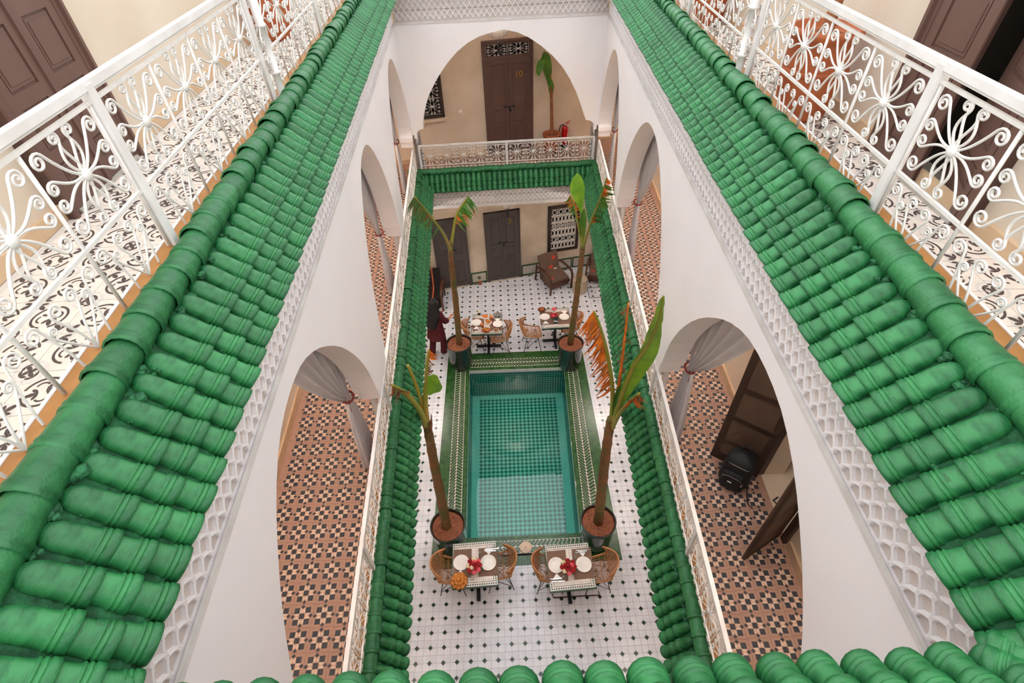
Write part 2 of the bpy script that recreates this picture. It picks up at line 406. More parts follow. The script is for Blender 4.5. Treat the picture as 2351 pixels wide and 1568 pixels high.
# diamond checker on pool floor, inset light margin
n, m = 20, 40
def pf(u, v, z): return V3(PQ[0].lerp(PQ[1], u).lerp(PQ[3].lerp(PQ[2], u), v), z)
for i in range(n):
    for j in range(m):
        for (ou, ov) in ((0, 0), (.5, .5)):
            u, v = .075 + (i+.5+ou)/n*.85, .03 + (j+.5+ov)/m*.94
            if u > .92 or v > .965: continue
            du, dv = .5/n*.85*.97, .5/m*.94*.97
            if ou == .5: continue
            mb.add([pf(u-du, v, DEP+.004), pf(u, v-dv, DEP+.004), pf(u+du, v, DEP+.004), pf(u, v+dv, DEP+.004)], [(0, 1, 2, 3)])
stuff(obj('diamond_mosaic', mb, M['pool_d'], pool))
mb = MB()
n, m = 36, 11
for i in range(n):
    for j in range(m):
        u = (i+.5)/n; z = WL-.05 - j*(WL-.05-DEP)/m - .04
        du, dz = .42/n, .42*(WL-.05-DEP)/m
        def pw(u_, z_): return V3(PQ[3].lerp(PQ[2], u_), z_) + Vector((0, -.004, 0))
        mb.add([pw(u-du, z), pw(u, z-dz), pw(u+du, z), pw(u, z+dz)], [(0, 1, 2, 3)])
stuff(obj('wall_mosaic', mb, M['pool_l'], pool))
for px, py in ((1081, 958), (1079, 1150), (1301, 935), (1312, 1020), (1322, 1112)):
    side = 0 if px < 1180 else 1
    a, b = (PQ[0], PQ[3]) if side == 0 else (PQ[1], PQ[2])
    p = UP(px, py, a, b)
    Mx = Matrix.Translation(p) @ Matrix.Rotation(PI/2 if side == 0 else -PI/2, 4, 'Y')
    f_ = MB().lathe([(.0, .012), (.05, .012), (.062, .004), (.062, 0)], 16); 
    obj('pool_inlet', f_, M['china'], pool, True, Mx)
mb = MB().add([V3(p, WL) for p in PQ], [(0, 1, 2, 3)])
w_ = struct('pool_water', mb, M['water']); tag(w_, 'clear turquoise water filling the pool', 'water')
# skimmer lid and overflow slot by the near edge
p = UZ(1207, 1257, ZB)
sk = thing('skimmer_lid', 'round beige skimmer lid with a dark centre hole beside the pool', 'lid', p)
obj('lid_plate', MB().lathe([(0, .018), (.098, .018), (.108, .012), (.108, 0)], 28), M['disc'], sk, True)
obj('finger_hole', MB().lathe([(0, .021), (.010, .021), (.010, .015)], 10), M['dark'], sk)
mb = MB(); a, b = UZ(1150, 1276, ZB+.004), UZ(1240, 1271, ZB+.004)
mb.seg(a, b, .03, .006)
tag(obj('drain_slot', mb, M['dark']), 'narrow dark drain slot between the pool edge and white tiles', 'drain')

# ---- slabs (gallery floors) and ceilings
def slab_ring(name, zb, zt, mtop, mbot, inset=0.0):
    mb = MB()
    quads = []
    yl = [YN+.0, 3.5, 7, 10.31]
    for a, b in zip(yl[:-1], yl[1:]):
        quads.append([PLp(a, OUT_L+.2), PLp(a, inset), PLp(b, inset), PLp(b, OUT_L+.2)])
        quads.append([PRp(a, inset), PRp(a, OUT_R+.2), PRp(b, OUT_R+.2), PRp(b, inset)])
    quads.append([PLp(10.31, OUT_L+.2), PFp(FL.x-inset, inset), PFp(FR.x+inset, inset), PRp(10.4, OUT_R+.2), Vector((3.4, FWY(3.4)+.2)), Vector((-3.4, FWY(-3.4)+.2))])
    quads.append([Vector((-3.4, -1.4)), Vector((3.4, -1.4)), PRp(YN, OUT_R+.2), PNp(NRp.x, inset), PNp(NLp.x, inset), PLp(YN, OUT_L+.2)])
    for q in quads:
        n = len(q)
        mb.add([V3(p, zt) for p in q], [tuple(range(n))], 0)
        mb.add([V3(p, zb) for p in q], [tuple(range(n-1, -1, -1))], 1)
    return mb
gal = struct('floor_gallery', slab_ring('g', 3.42, H1-.004, 0, 1), [M['cterra'], M['ceil']])
ter = struct('floor_terrace', slab_ring('t', 6.95, H2-.004, 0, 1), [M['tgrey'], M['ceil']])
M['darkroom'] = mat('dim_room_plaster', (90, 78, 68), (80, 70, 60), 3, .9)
# ---- outer walls
def strip(mb, pts, z0, z1, flip=False, mi=None):
    for a, b in zip(pts[:-1], pts[1:]):
        f = (0, 1, 2, 3) if not flip else (3, 2, 1, 0)
        mb.add([V3(a, z0), V3(b, z0), V3(b, z1), V3(a, z1)], [f], mi)
far_ends = (Vector((-3.5, FWY(-3.5))), Vector((3.6, FWY(3.6))))
def box_wall(name, a, b, z0, z1, m, th=.25):
    d = (b-a).normalized(); n = Vector((-d.y, d.x))
    mb = MB().prism([a, b, b+n*th, a+n*th], z0, z1)
    return struct(name, mb, m)
box_wall('wall_far', far_ends[0], far_ends[1], -.01, 3.45, M['beige_g'])
box_wall('wall_far_gallery', far_ends[0], far_ends[1], 3.45, 6.98, M['beige'])
box_wall('wall_far_terrace', far_ends[0]+Vector((0, .1)), far_ends[1]+Vector((0, .1)), 6.98, 8.6, M['cream'])
a, b = PLp(-1.3, OUT_L), PLp(11.35, OUT_L)
box_wall('wall_left', a, b, -.01, 3.45, M['beige_g'])
box_wall('wall_left_gallery', a, b, 3.45, 6.98, M['beige'])
box_wall('wall_left_terrace', a, b, 6.98, 9.9, M['cream'])
a, b = PRp(12.3, OUT_R), PRp(-1.3, OUT_R)
box_wall('wall_right', a, b, -.01, 3.45, M['beige_g'])
# right gallery wall with an open doorway
DY0, DY1 = 2.32, 3.06
mb = MB()
for (ya, yb, z0, z1) in ((12.3, DY1, 3.45, 6.98), (DY0, -1.3, 3.45, 6.98), (DY1, DY0, 5.85, 6.98), (DY1, DY0, 3.45, H1)):
    p, q = PRp(ya, OUT_R), PRp(yb, OUT_R); d = (q-p).normalized(); n = Vector((-d.y, d.x))
    mb.prism([p, q, q+n*.25, p+n*.25], z0, z1)
struct('wall_right_gallery', mb, M['beige'])
mb = MB()
p, q = PRp(DY1+.3, OUT_R+.25), PRp(DY0-.3, OUT_R+.25)
r_, s_ = q+Vector((1.4, 0)), p+Vector((1.4, 0))
mb.add([V3(p, H1), V3(q, H1), V3(r_, H1), V3(s_, H1)], [(0, 1, 2, 3)])
for a_, b_ in ((q, r_), (r_, s_), (s_, p)): strip(mb, [a_, b_], H1, 6.2)
mb.add([V3(p, 6.2), V3(q, 6.2), V3(r_, 6.2), V3(s_, 6.2)], [(3, 2, 1, 0)])
struct('wall_bedroom', mb, M['beige'])
TY0, TY1 = 2.92-.46, 2.92+.46
mb = MB()
for (ya, yb, z0, z1) in ((12.3, TY1, 6.98, 9.9), (TY0, -1.3, 6.98, 9.9), (TY1, TY0, 9.43, 9.9), (TY1, TY0, 6.98, H2)):
    p, q = PRp(ya, OUT_RT), PRp(yb, OUT_RT); d = (q-p).normalized(); n = Vector((-d.y, d.x))
    mb.prism([p, q, q+n*.25, p+n*.25], z0, z1)
struct('wall_right_terrace', mb, M['cream'])
mb = MB()
p, q = PRp(TY1+.2, OUT_RT+.25), PRp(TY0-.2, OUT_RT+.25); r_, s_ = q+Vector((1.2, 0)), p+Vector((1.2, 0))
mb.add([V3(p, H2), V3(q, H2), V3(r_, H2), V3(s_, H2)], [(0, 1, 2, 3)])
for a_, b_ in ((q, r_), (r_, s_), (s_, p)): strip(mb, [a_, b_], H2, 9.6)
mb.add([V3(p, 9.6), V3(q, 9.6), V3(r_, 9.6), V3(s_, 9.6)], [(3, 2, 1, 0)])
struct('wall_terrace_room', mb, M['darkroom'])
box_wall('wall_near', Vector((3.6, -1.3)), Vector((-3.5, -1.3)), -.01, 7.1, M['beige'])
# skirtings
def skirt(name, pts, z0, h, m, th=.025):
    mb = MB()
    for a, b in zip(pts[:-1], pts[1:]):
        d = (b-a).normalized(); n = Vector((d.y, -d.x))
        mb.prism([a, a+n*th, b+n*th, b], z0, z0+h)
    return struct(name, mb, m)
M['skirt'] = mat('tan_skirting', (206, 176, 142), (196, 164, 130), 6, .5)
skirt('baseboard_left', [PLp(-1.2, OUT_L), PLp(11.3, OUT_L)], H1, .12, M['skirt'])
skirt('baseboard_right', [PRp(12.2, OUT_R), PRp(DY1+.1, OUT_R)], H1, .12, M['skirt'])
skirt('baseboard_right', [PRp(DY0-.1, OUT_R), PRp(-1.2, OUT_R)], H1, .12, M['skirt'])
skirt('baseboard_far', [far_ends[0], far_ends[1]], H1, .10, M['skirt'])
skirt('baseboard_left_terrace', [PLp(-1.2, OUT_L), PLp(11.3, OUT_L)], H2, .10, M['skirt'])
skirt('baseboard_right_terrace', [PRp(12.2, OUT_RT), PRp(-1.2, OUT_RT)], H2, .10, M['skirt'])
# dado of marbled tile with green edging on the far ground wall
def dado(x0, x1):
    mb = MB()
    a, b = Vector((x0, FWY(x0))), Vector((x1, FWY(x1))); L_ = (b-a).length
    mb.box((L_/2, -.008, .17), (L_, .016, .34), mi=0)
    for z in (.02, .335): mb.box((L_/2, -.013, z), (L_, .026, .03), mi=1)
    for x in (.015, L_-.015): mb.box((x, -.012, .17), (.03, .024, .34), mi=1)
    o = obj('trim_dado', mb, [M['marble'], M['gbrick']], None, False, Matrix.Translation((a.x, a.y, 0)) @ Matrix.Rotation(FWA, 4, 'Z'))
    o['kind'] = 'structure'; return o
dado(-.99, -.55); dado(.44, 1.9); dado(1.92, 3.0); dado(-3.0, -1.92)

# ---- white arcade walls with arches
AP = [(0, 0), (.08, .006), (.17, .03), (.25, .075), (.34, .15), (.42, .235), (.5, .34), (.58, .455), (.66, .59), (.73, .73), (.8, .89), (.86, 1.05), (.91, 1.21), (.95, 1.37), (.98, 1.55), (1, 1.74)]
ZT = 6.755; ZP = 4.82; TH = .26
def arch_pts(tc, half, za):
    L_ = [(tc - half*d, za - dz) for d, dz in reversed(AP)]
    R_ = [(tc + half*d, za - dz) for d, dz in AP[1:]]
    return L_ + R_
def arcade(name, P, t0, t1, arches, flip, m, prof=None):
    mb = MB()
    def quad(a, b, c, d): mb.add([a, b, c, d], [(3, 2, 1, 0) if flip else (0, 1, 2, 3)])
    def pier(ta, tb):
        if tb - ta < 1e-4: return
        for o, sgn in ((0, 1), (TH, -1)):
            v = [V3(P(ta, o), ZP), V3(P(tb, o), ZP), V3(P(tb, o), ZT), V3(P(ta, o), ZT)]
            quad(*(v if sgn > 0 else v[::-1]))
        quad(V3(P(ta, TH), ZP), V3(P(tb, TH), ZP), V3(P(tb, 0), ZP), V3(P(ta, 0), ZP))
    cur = t0
    for ar in arches:
        pts = prof if prof else arch_pts(*ar)
        pier(cur, pts[0][0])
        if abs(pts[0][1]-ZP) > .001: pts = [(pts[0][0], ZP)] + pts
        if abs(pts[-1][1]-ZP) > .001: pts = pts + [(pts[-1][0], ZP)]
        for (ta, za), (tb, zb) in zip(pts[:-1], pts[1:]):
            if abs(tb-ta) > 1e-4:
                for o, sgn in ((0, 1), (TH, -1)):
                    v = [V3(P(ta, o), za), V3(P(tb, o), zb), V3(P(tb, o), ZT), V3(P(ta, o), ZT)]
                    quad(*(v if sgn > 0 else v[::-1]))
            quad(V3(P(ta, TH), za), V3(P(tb, TH), zb), V3(P(tb, 0), zb), V3(P(ta, 0), za))
        cur = pts[-1][0]
    pier(cur, t1)
    # recessed band carrying the lattice
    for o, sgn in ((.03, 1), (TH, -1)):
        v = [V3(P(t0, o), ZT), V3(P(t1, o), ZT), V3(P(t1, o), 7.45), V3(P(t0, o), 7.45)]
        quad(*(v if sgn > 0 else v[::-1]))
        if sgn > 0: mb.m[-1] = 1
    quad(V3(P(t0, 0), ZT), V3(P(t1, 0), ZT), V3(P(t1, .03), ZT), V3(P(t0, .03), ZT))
    return struct(name, mb, [m, M['plaster_shaded']])
ARL = [(2.06, 1.54, 6.57), (5.60, 1.26, 6.55), (8.87, 1.38, 6.56)]
ARR = [(2.08, 1.71, 6.58), (5.85, 1.57, 6.54), (9.08, 1.29, 6.50)]
arcL = arcade('wall_arcade_left', PLp, YN-.1, 10.31, ARL, True, M['plaster'])
arcR = arcade('wall_arcade_right', PRp, YN-.1, 10.40, ARR, False, M['plaster'])
AF = [(-1.66, ZP), (-1.66, 4.83), (-1.63, 4.88), (-1.58, 4.92), (-1.505, 4.935), (-1.505, 5.02), (-1.47, 5.16), (-1.40, 5.36), (-1.31, 5.55), (-1.19, 5.74), (-1.05, 5.92), (-.88, 6.11), (-.69, 6.28), (-.49, 6.41), (-.29, 6.495), (-.08, 6.545), (.16, 6.585),
      (.40, 6.53), (.60, 6.44), (.82, 6.30), (1.04, 6.12), (1.22, 5.93), (1.38, 5.70), (1.50, 5.48), (1.58, 5.30), (1.66, 5.10), (1.73, 4.93), (1.80, 4.925), (1.86, 4.89), (1.90, 4.84), (1.90, ZP)]
arcF = arcade('wall_arcade_far', PFp, FL.x-.02, FR.x+.02, [0], True, M['plaster'], AF) if False else arcade('wall_arcade_far', PFp, FL.x, FR.x, [0], False, M['plaster'], AF)
AN = [(x*.75-.05, z) for x, z in AF]
arcN = arcade('wall_arcade_near', PNp, NLp.x, NRp.x, [0], True, M['plaster'], AN)
# imposts under the piers
def impost(P, ta, tb, parent):
    mb = MB()
    a, b = ta+.03, tb-.03
    for z0, z1, g in ((4.62, 4.74, .035), (4.74, ZP, .0)):
        v = [P(a+g, g*.4), P(b-g, g*.4), P(b-g, TH-g*.4), P(a+g, TH-g*.4)]
        if (v[1]-v[0]).cross(v[2]-v[1]) < 0: v = v[::-1]
        mb.prism(v, z0, z1)
    obj('impost', mb, M['plaster'], parent)
for P, par, spans in ((PLp, arcL, ((YN-.1, .52), (3.60, 4.34), (6.86, 7.49), (10.25-.12, 10.31))), (PRp, arcR, ((YN-.1, .37), (3.79, 4.28), (7.42, 7.79), (10.37-.12, 10.40))),
                      (PFp, arcF, ((FL.x, -1.62), (1.86, FR.x)))):
    for a, b in spans: impost(P, a, b, par)
# mouldings and trims
def trim(name, P, t0, t1, z, flip):
    mb = MB()
    for dz, h, pr in ((0, .022, .012), (.026, .012, .006)):
        a, b = P(t0, 0), P(t1, 0); ia, ib = P(t0, -pr), P(t1, -pr)
        q = [a, b, ib, ia]
        if (q[1]-q[0]).cross(q[2]-q[1]) < 0: q = q[::-1]
        mb.prism(q, z+dz, z+dz+h)
    return struct(name, mb, M['rail'])
for i, (P, a, b) in enumerate(((PLp, YN, 10.31), (PRp, YN, 10.40), (PFp, FL.x, FR.x))):
    trim('trim_%d' % (i+1), P, a, b, 6.735, False)
    trim('trim_%d' % (i+4), P, a, b, 3.19, False)
# ---- fascia of the gallery below the lower roofs
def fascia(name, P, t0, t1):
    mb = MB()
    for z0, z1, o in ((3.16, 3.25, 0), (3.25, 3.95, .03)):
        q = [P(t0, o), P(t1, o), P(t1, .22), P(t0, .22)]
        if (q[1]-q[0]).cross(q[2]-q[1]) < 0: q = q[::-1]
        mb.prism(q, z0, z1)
    return struct(name, mb, M['plaster_shaded'])
fasL = fascia('wall_fascia_left', PLp, YN, 10.31)
fasR = fascia('wall_fascia_right', PRp, YN, 10.40)
fasF = fascia('wall_fascia_far', PFp, FL.x, FR.x)
fasN = fascia('wall_fascia_near', PNp, NLp.x, NRp.x)
# ---- carved plaster lattice
def lattice(P, t0, t1, z0, z1, cw, chh, parent, w=.0100, wob=.013):
    mb = MB()
    nst = int((t1-t0)/cw) + 1
    K = 8
    rows = int((z1-z0)/(chh/2) + .999)
    for fam in (-1, 1):
        for k in range(-rows-1, nst+rows+2):
            pts = []
            for i in range(rows*K+1):
                z = z0 + i*chh/2/K
                ph = i/K
                t = t0 + k*cw + fam*(ph*cw/2 - wob*abs(math.sin(PI*ph)))
                wv = w*(1.25 if (i % K) in (0, 1, K-1) else 1.0)
                pts.append((t, min(z, z1), wv))
            run = []
            segs = []
            for p in pts:
                if t0 <= p[0] <= t1: run.append(p)
                elif run: segs.append(run); run = []
            if run: segs.append(run)
            for r in segs:
                if len(r) < 2: continue
                rowsv = []
                for (t, z, wv) in r:
                    c = [(t-wv, .030), (t-wv*.9, .013), (t-wv*.25, .010), (t, .0135), (t+wv*.25, .010), (t+wv*.9, .013), (t+wv, .030)]
                    rowsv.append([V3(P(a, o), z) for a, o in c])
                mb.grid(rowsv)
    return obj('plaster_lattice', mb, M['plaster'], parent, False)
lattice(PLp, YN, 10.31, 6.775, 7.42, .090, .135, arcL)
lattice(PRp, YN, 10.40, 6.775, 7.42, .090, .135, arcR)
lattice(PFp, FL.x, FR.x, 6.79, 7.42, .098, .14, arcF, .0085, .003)
lattice(PFp, FL.x, FR.x, 3.25, 3.82, .096, .118, fasF, .0085, .002)
lattice(PLp, YN, 10.31, 3.25, 3.82, .098, .13, fasL)
lattice(PRp, YN, 10.40, 3.25, 3.82, .098, .13, fasR)
# ================================================================== GLAZED TILE ROOFS
def half_barrel(stations, n=10, a0=-.22):
    mb = MB(); rows = []
    for x, r in stations:
        rows.append([Vector((x, r*math.cos(a0+(PI-2*a0)*k/n), r*math.sin(a0+(PI-2*a0)*k/n)*1.02)) for k in range(n+1)])
    mb.grid([r[::-1] for r in rows])
    e = rows[-1]
    mb.add(e, [tuple(range(n+1))])
    return mb
body = [(.018, .0425), (.055, .0440), (.094, .0458), (.0985, .0468), (.1010, .0508), (.1055, .0510), (.1085, .0474), (.1120, .0474), (.1145, .0522), (.1200, .0528), (.1230, .0500), (.1262, .0500), (.1292, .0545), (.1480, .0548), (.150, .0535), (.1505, .046)]
tile_low = mesh('roof_tile', half_barrel([(-.01, .040)] + body), M['rtile'], True)
tile_top = mesh('roof_tile_top', half_barrel([(-.036, .006), (-.033, .016), (-.026, .026), (-.015, .034), (0, .0395)] + body), M['rtile'], True)
rc = [(.0, .062), (.02, .0625), (.10, .066), (.118, .067), (.122, .0705), (.132, .0712), (.137, .0685), (.142, .0685), (.147, .072), (.16, .0715), (.1605, .064)]
def ring_cap():
    mb = MB()
    mb.grid([[Vector((x, r*math.cos(2*PI*k/14), r*math.sin(2*PI*k/14))) for k in range(14)][::-1] for x, r in rc], close=True)
    return mb
ridge_me = mesh('ridge_tile', ring_cap(), M['ridge'], True)
PITCH = .110
def tiled_roof(name, label, P, t0, t1, zr, shift, flipx):
    """P(t, off); tiles fall from the ridge (off = -shift+.03) towards the courtyard"""
    root = thing(name, label, 'roof', (0, 0, 0), 0, 'green tiled eaves round the courtyard')
    o_r, rise = .03 - shift, (.245 if shift == 0 else .30)
    tm = (t0+t1)/2
    d2 = (P(tm+.5, 0) - P(tm-.5, 0)).normalized(); n2 = (P(tm, -1) - P(tm, 0)).normalized()
    run = .245 if shift == 0 else .17
    sl = Vector((n2.x*run, n2.y*run, -rise)).normalized()
    al = Vector((d2.x, d2.y, 0)); al = (al - sl*al.dot(sl)).normalized()
    up = sl.cross(al)
    if up.z < 0: al = -al; up = sl.cross(al)
    def frame(pos, jit=.0):
        R = Matrix((sl, al, up)).transposed().to_4x4()
        return Matrix.Translation(pos) @ R @ Matrix.Rotation(random.uniform(-jit, jit), 4, 'Z') @ Matrix.Rotation(random.uniform(-jit, jit), 4, 'Y')
    mbm = MB()
    n = 40
    for i in range(n):
        ta, tb = t0 + (t1-t0)*i/n, t0 + (t1-t0)*(i+1)/n
        pts = []
        for t in (ta, tb):
            p0, p1 = P(t, o_r+.03), P(t, o_r-run)
            pts.append((V3(p0, zr+.02), V3(p1, zr-rise+.0), V3(p1, zr-rise-.05), V3(p0, zr-.18)))
        a, b = pts
        q = [a[0], a[1], b[1], b[0]]
        nn = (q[1]-q[0]).cross(q[2]-q[1])
        rv = nn.z < 0
        for (i0, i1) in ((0, 1), (1, 2), (2, 3)):
            qq = [a[i0], a[i1], b[i1], b[i0]]
            mbm.add(qq if not rv else qq[::-1], [(0, 1, 2, 3)])
    obj('mortar_bed', mbm, M['mortar'], root)
    # lumps of mortar squeezed out under the ridge
    cols = int((t1-t0)/PITCH); off = (t1-t0 - cols*PITCH)/2
    for c in range(cols+1):
        t = t0 + off + c*PITCH
        for r, s0 in ((0, .045), (1, .140), (2, .235)):
            s = s0 + .07
            o = o_r - s*run/math.hypot(run, rise)
            inw = -o
            if t - t0 < inw + .035 or t1 - t < inw + .035: continue
            j = random.uniform(-.004, .004)
            p = P(t+j, o_r); pos = V3(p, zr+.004) + sl*(s0 + random.uniform(-.004, .004)) + up*random.uniform(-.002, .003)
            link('roof_tile', tile_top if r == 0 else tile_low, root, frame(pos, .03))
    # corner columns along the valleys
    for tc_, sg in ((t0, 1), (t1, -1)):
        if flipx and tc_ == flipx: continue
        dd = (Vector((n2.x, n2.y, 0)) + Vector((d2.x, d2.y, 0))*sg)
        dv = Vector((dd.x*run, dd.y*run, -rise)).normalized()
        sd = Vector((0, 0, 1)).cross(dv).normalized(); uu = dv.cross(sd)
        if uu.z < 0: sd = -sd; uu = dv.cross(sd)
        R = Matrix((dv, sd, uu)).transposed().to_4x4()
        for r in range(3):
            pos = V3(P(tc_ + sg*(-o_r if o_r < 0 else 0), o_r), zr+.012) + dv*(.05+.125*r)
            if r == 0: pos = pos
            link('roof_tile', tile_top if r == 0 else tile_low, root, Matrix.Translation(pos) @ R)
    # ridge
    k = int((t1-t0+.1)/.145); al2 = Vector((d2.x, d2.y, 0))
    for i in range(k+1):
        t = t0 - .05 + i*.145
        p = P(t, o_r+.035)
        pos = V3(p, zr+.035 + .006*math.sin(i*1.3) + random.uniform(-.004, .004))
        sg = -1 if True else 1
        X = al2*sg; Z = Vector((0, 0, 1)); Y = Z.cross(X)
        R = Matrix((X, Y, Z)).transposed().to_4x4()
        link('ridge_tile', ridge_me, root, Matrix.Translation(pos) @ R @ Matrix.Rotation(random.uniform(-.05, .05), 4, 'Z') @ Matrix.Rotation(random.uniform(-.03, .03), 4, 'Y'))
    # mortar crumbs
    mbc = MB()
    for c in range(cols*2):
        t = t0 + random.uniform(.05, .99)*(t1-t0); s = random.choice((.0, .02, .05, .15, .24)) + random.uniform(-.01, .02)
        c_ = round((t-t0-off)/PITCH - .5) + .5; t = t0+off+c_*PITCH
        if t - t0 < .12 or t1 - t < .12: continue
        pos = V3(P(t, o_r), zr) + sl*s + up*.004
        r = random.uniform(.012, .03) if s < .06 else random.uniform(.006, .014)
        for q in range(3):
            mbc.ball(pos + Vector((random.uniform(-.02, .02), random.uniform(-.02, .02), random.uniform(0, .008))), r*random.uniform(.5, 1), 5, 3, (1, 1, .7))
    stuff(obj('mortar_crumbs', mbc, M['mortar'], root))
    return root
ZRU, ZRM = 7.615, 4.005
tiled_roof('tiled_roof', 'long upper green tiled eave above the gallery holding the fire-red tiebacks and the brown terracotta pot', PLp, YN, 10.31, ZRU, 0, None)['label'] = 'upper green tiled eave over the arcade whose gallery is empty of luggage'
tiled_roof('tiled_roof', 'upper green tiled eave over the gallery where the black backpack stands', PRp, YN, 10.40, ZRU, 0, None)
tiled_roof('tiled_roof', 'short upper green tiled eave right below the viewer', PNp, NLp.x, NRp.x, ZRU, 0, None)['label'] = 'short upper green tiled eave facing the arch of room 10'
tiled_roof('tiled_roof', 'upper green tiled eave above the wide arch of room 10', PFp, FL.x, FR.x, ZRU, 0, None)
tiled_roof('tiled_roof', 'lower green tiled eave above the woman in maroon and the kilim', PLp, YN, 10.31, ZRM, .08, None)
tiled_roof('tiled_roof', 'lower green tiled eave above the two armchairs and the floor hatch', PRp, YN, 10.40, ZRM, .08, None)
tiled_roof('tiled_roof', 'lower green tiled eave under the balustrade of room 10', PFp, FL.x, FR.x, ZRM, .08, None)

# ---- kerbs behind the ridges
def kerb(name, P, t0, t1, o0, z0, z1):
    mb = MB()
    def slab(oa, ob, za, zb, mi):
        q = [P(t0, oa), P(t1, oa), P(t1, ob), P(t0, ob)]
        if (q[1]-q[0]).cross(q[2]-q[1]) < 0: q = q[::-1]
        mb.prism(q, za, zb, mi=mi)
    slab(o0, o0+.075, z0, z1, 0); slab(o0+.075, o0+.09, z0, z1+.004, 1)
    return struct(name, mb, [M['kerb'], M['rail']])
kerb('trim_kerb_left_terrace', PLp, YN-.2, 10.5, .155, H2, 7.64)
kerb('trim_kerb_right_terrace', PRp, YN-.2, 10.6, .155, H2, 7.64)
kerb('trim_kerb_left', PLp, YN, 10.3, .05, H1, 4.06)
kerb('trim_kerb_right', PRp, YN, 10.4, .05, H1, 4.06)
kerb('trim_kerb_far', PFp, FL.x, FR.x, .05, H1, 4.06)

# ================================================================== WROUGHT IRON BALUSTRADES
def bez(a, b, c, d, n):
    return [a*(1-t)**3 + b*3*t*(1-t)**2 + c*3*t*t*(1-t) + d*t**3 for t in [i/n for i in range(n+1)]]
def scroll(S, c1, C, r, a0, dirn, turns=1.5, n1=9, n2=20):
    S = Vector(S); C = Vector(C)
    E = C + Vector((math.cos(a0), math.sin(a0)))*r
    tan = Vector((-math.sin(a0), math.cos(a0)))*dirn
    pts = bez(S, Vector(c1), E - tan*r*1.3, E, n1)
    for i in range(1, n2+1):
        a = a0 + dirn*2*PI*turns*i/n2; rr = r*(1-.72*i/n2)
        pts.append(C + Vector((math.cos(a), math.sin(a)))*rr)
    return pts
def panel_mesh(n=6, r=.0052):
    mb = MB()
    base = [scroll((.010, .018), (.075, .075), (.040, .148), .022, math.radians(200), -1),
            scroll((-.006, .02), (-.004, .06), (.040, .148), .022, math.radians(225), -1, turns=.0, n2=1),
            scroll((.016, .012), (.058, .030), (.148, .118), .030, math.radians(150), -1),
            scroll((.020, .004), (.078, -.004), (.158, .030), .024, math.radians(120), -1)]
    for sx in (-1, 1):
        for sz in (-1, 1):
            for c in base:
                mb.tube([(p.x*sx, 0, p.y*sz) for p in c], r, n, False)
            
    low = [scroll((.0, -.45), (.012, -.34), (.040, -.245), .026, math.radians(-20), 1), scroll((.085, -.45), (.095, -.34), (.155, -.245), .030, math.radians(170), -1),
           scroll((.0, -.45), (.06, -.37), (.092, -.285), .018, math.radians(-20), 1)]
    for sx in (-1, 1):
        for c in low: mb.tube([(p.x*sx, 0, p.y) for p in c], r*.9, n, False)
    mb.seg((.2, 0, .18), (.2, 0, -.45), .010, .010)
    return mb
panel_me = mesh('scroll_panel', panel_mesh(), M['iron'], True)
boss_me = mesh('boss', MB().ball((0, 0, 0), .025, 12, 8, (1, .8, 1)), M['iron'], True)
def balustrade(name, label, P, posts, zt, zbot, npan, group, columns=()):
    root = thing(name, label, 'railing', (0, 0, 0), 0, group)
    t0, t1 = posts[0], posts[-1]
    d = (P(t1, 0) - P(t0, 0)).normalized(); ang = math.atan2(d.y, d.x)
    mb = MB(); a, b = V3(P(t0, 0), zt), V3(P(t1, 0), zt)
    mb.seg(a - Vector((0, 0, .022)), b - Vector((0, 0, .022)), .036, .030); mb.seg(a - Vector((0, 0, .042)), b - Vector((0, 0, .042)), .022, .012)
    obj('top_rail', mb, M['rail'], root)
    for nm, dz in (('upper_bar', .075), ('lower_bar', .435)):
        for p, q in zip(posts[:-1], posts[1:]):
            obj(nm, MB().seg(V3(P(p, 0), zt-dz), V3(P(q, 0), zt-dz), .014, .014), M['iron'], root)
    for t in posts:
        obj('post', MB().box((0, 0, (zt-.02-zbot)/2), (.042, .042, zt-.02-zbot)), M['rail'], root, False, Matrix.Translation(V3(P(t, 0), zbot)) @ Matrix.Rotation(ang, 4, 'Z'))
    for p, q in zip(posts[:-1], posts[1:]):
        gap = .03 if q > p else -.03
        k = max(1, round((abs(q-p) - 2*abs(gap))/npan)); w = (q-p-2*gap)/k
        for i in range(k):
            t = p + gap + (i+.5)*w
            sc = Matrix.Diagonal((abs(w)/.40*1.0, 1, 1, 1))
            pn = link('scroll_panel', panel_me, root, Matrix.Translation(V3(P(t, 0), zt-.25)) @ Matrix.Rotation(ang, 4, 'Z') @ sc)
            link('boss', boss_me, pn, Matrix.Diagonal((.40/abs(w), 1, 1, 1)))
    prof = [(.030, 0), (.036, .02), (.028, .05), (.026, .17), (.036, .175), (.036, .19), (.026, .195), (.026, .46), (.036, .465), (.036, .48), (.028, .485), (.030, .66), (.0, .665)]
    for t in columns:
        c = obj('column', MB().lathe(prof, 14), M['rail'], root, True, Matrix.Translation(V3(P(t, -.045), zbot)))
        mb = MB()
        for s in (-1, 1):
            for z, sg in ((.27, 1), (.39, -1)):
                path = scroll((0, -.11*sg), (.04, -.06*sg), (.052, .0), .03, math.radians(-20*sg), sg)
                mb.tube([(p.x*s*d.x, p.x*s*d.y, z+p.y) for p in path], .005, 5, False)
        obj('bracket', mb, M['iron'], c)
    return root
TRL = [.25, 2.08, 3.95, 5.8, 7.65, 9.5]
PTL = lambda t, o: PLp(t, .185+o); PTR = lambda t, o: PRp(t, .165+o)
balustrade('balustrade', 'white scrollwork terrace balustrade in front of the closed brown double door', PTL, TRL, 8.345, 7.62, .44, 'white wrought iron balustrades', (4.03,))
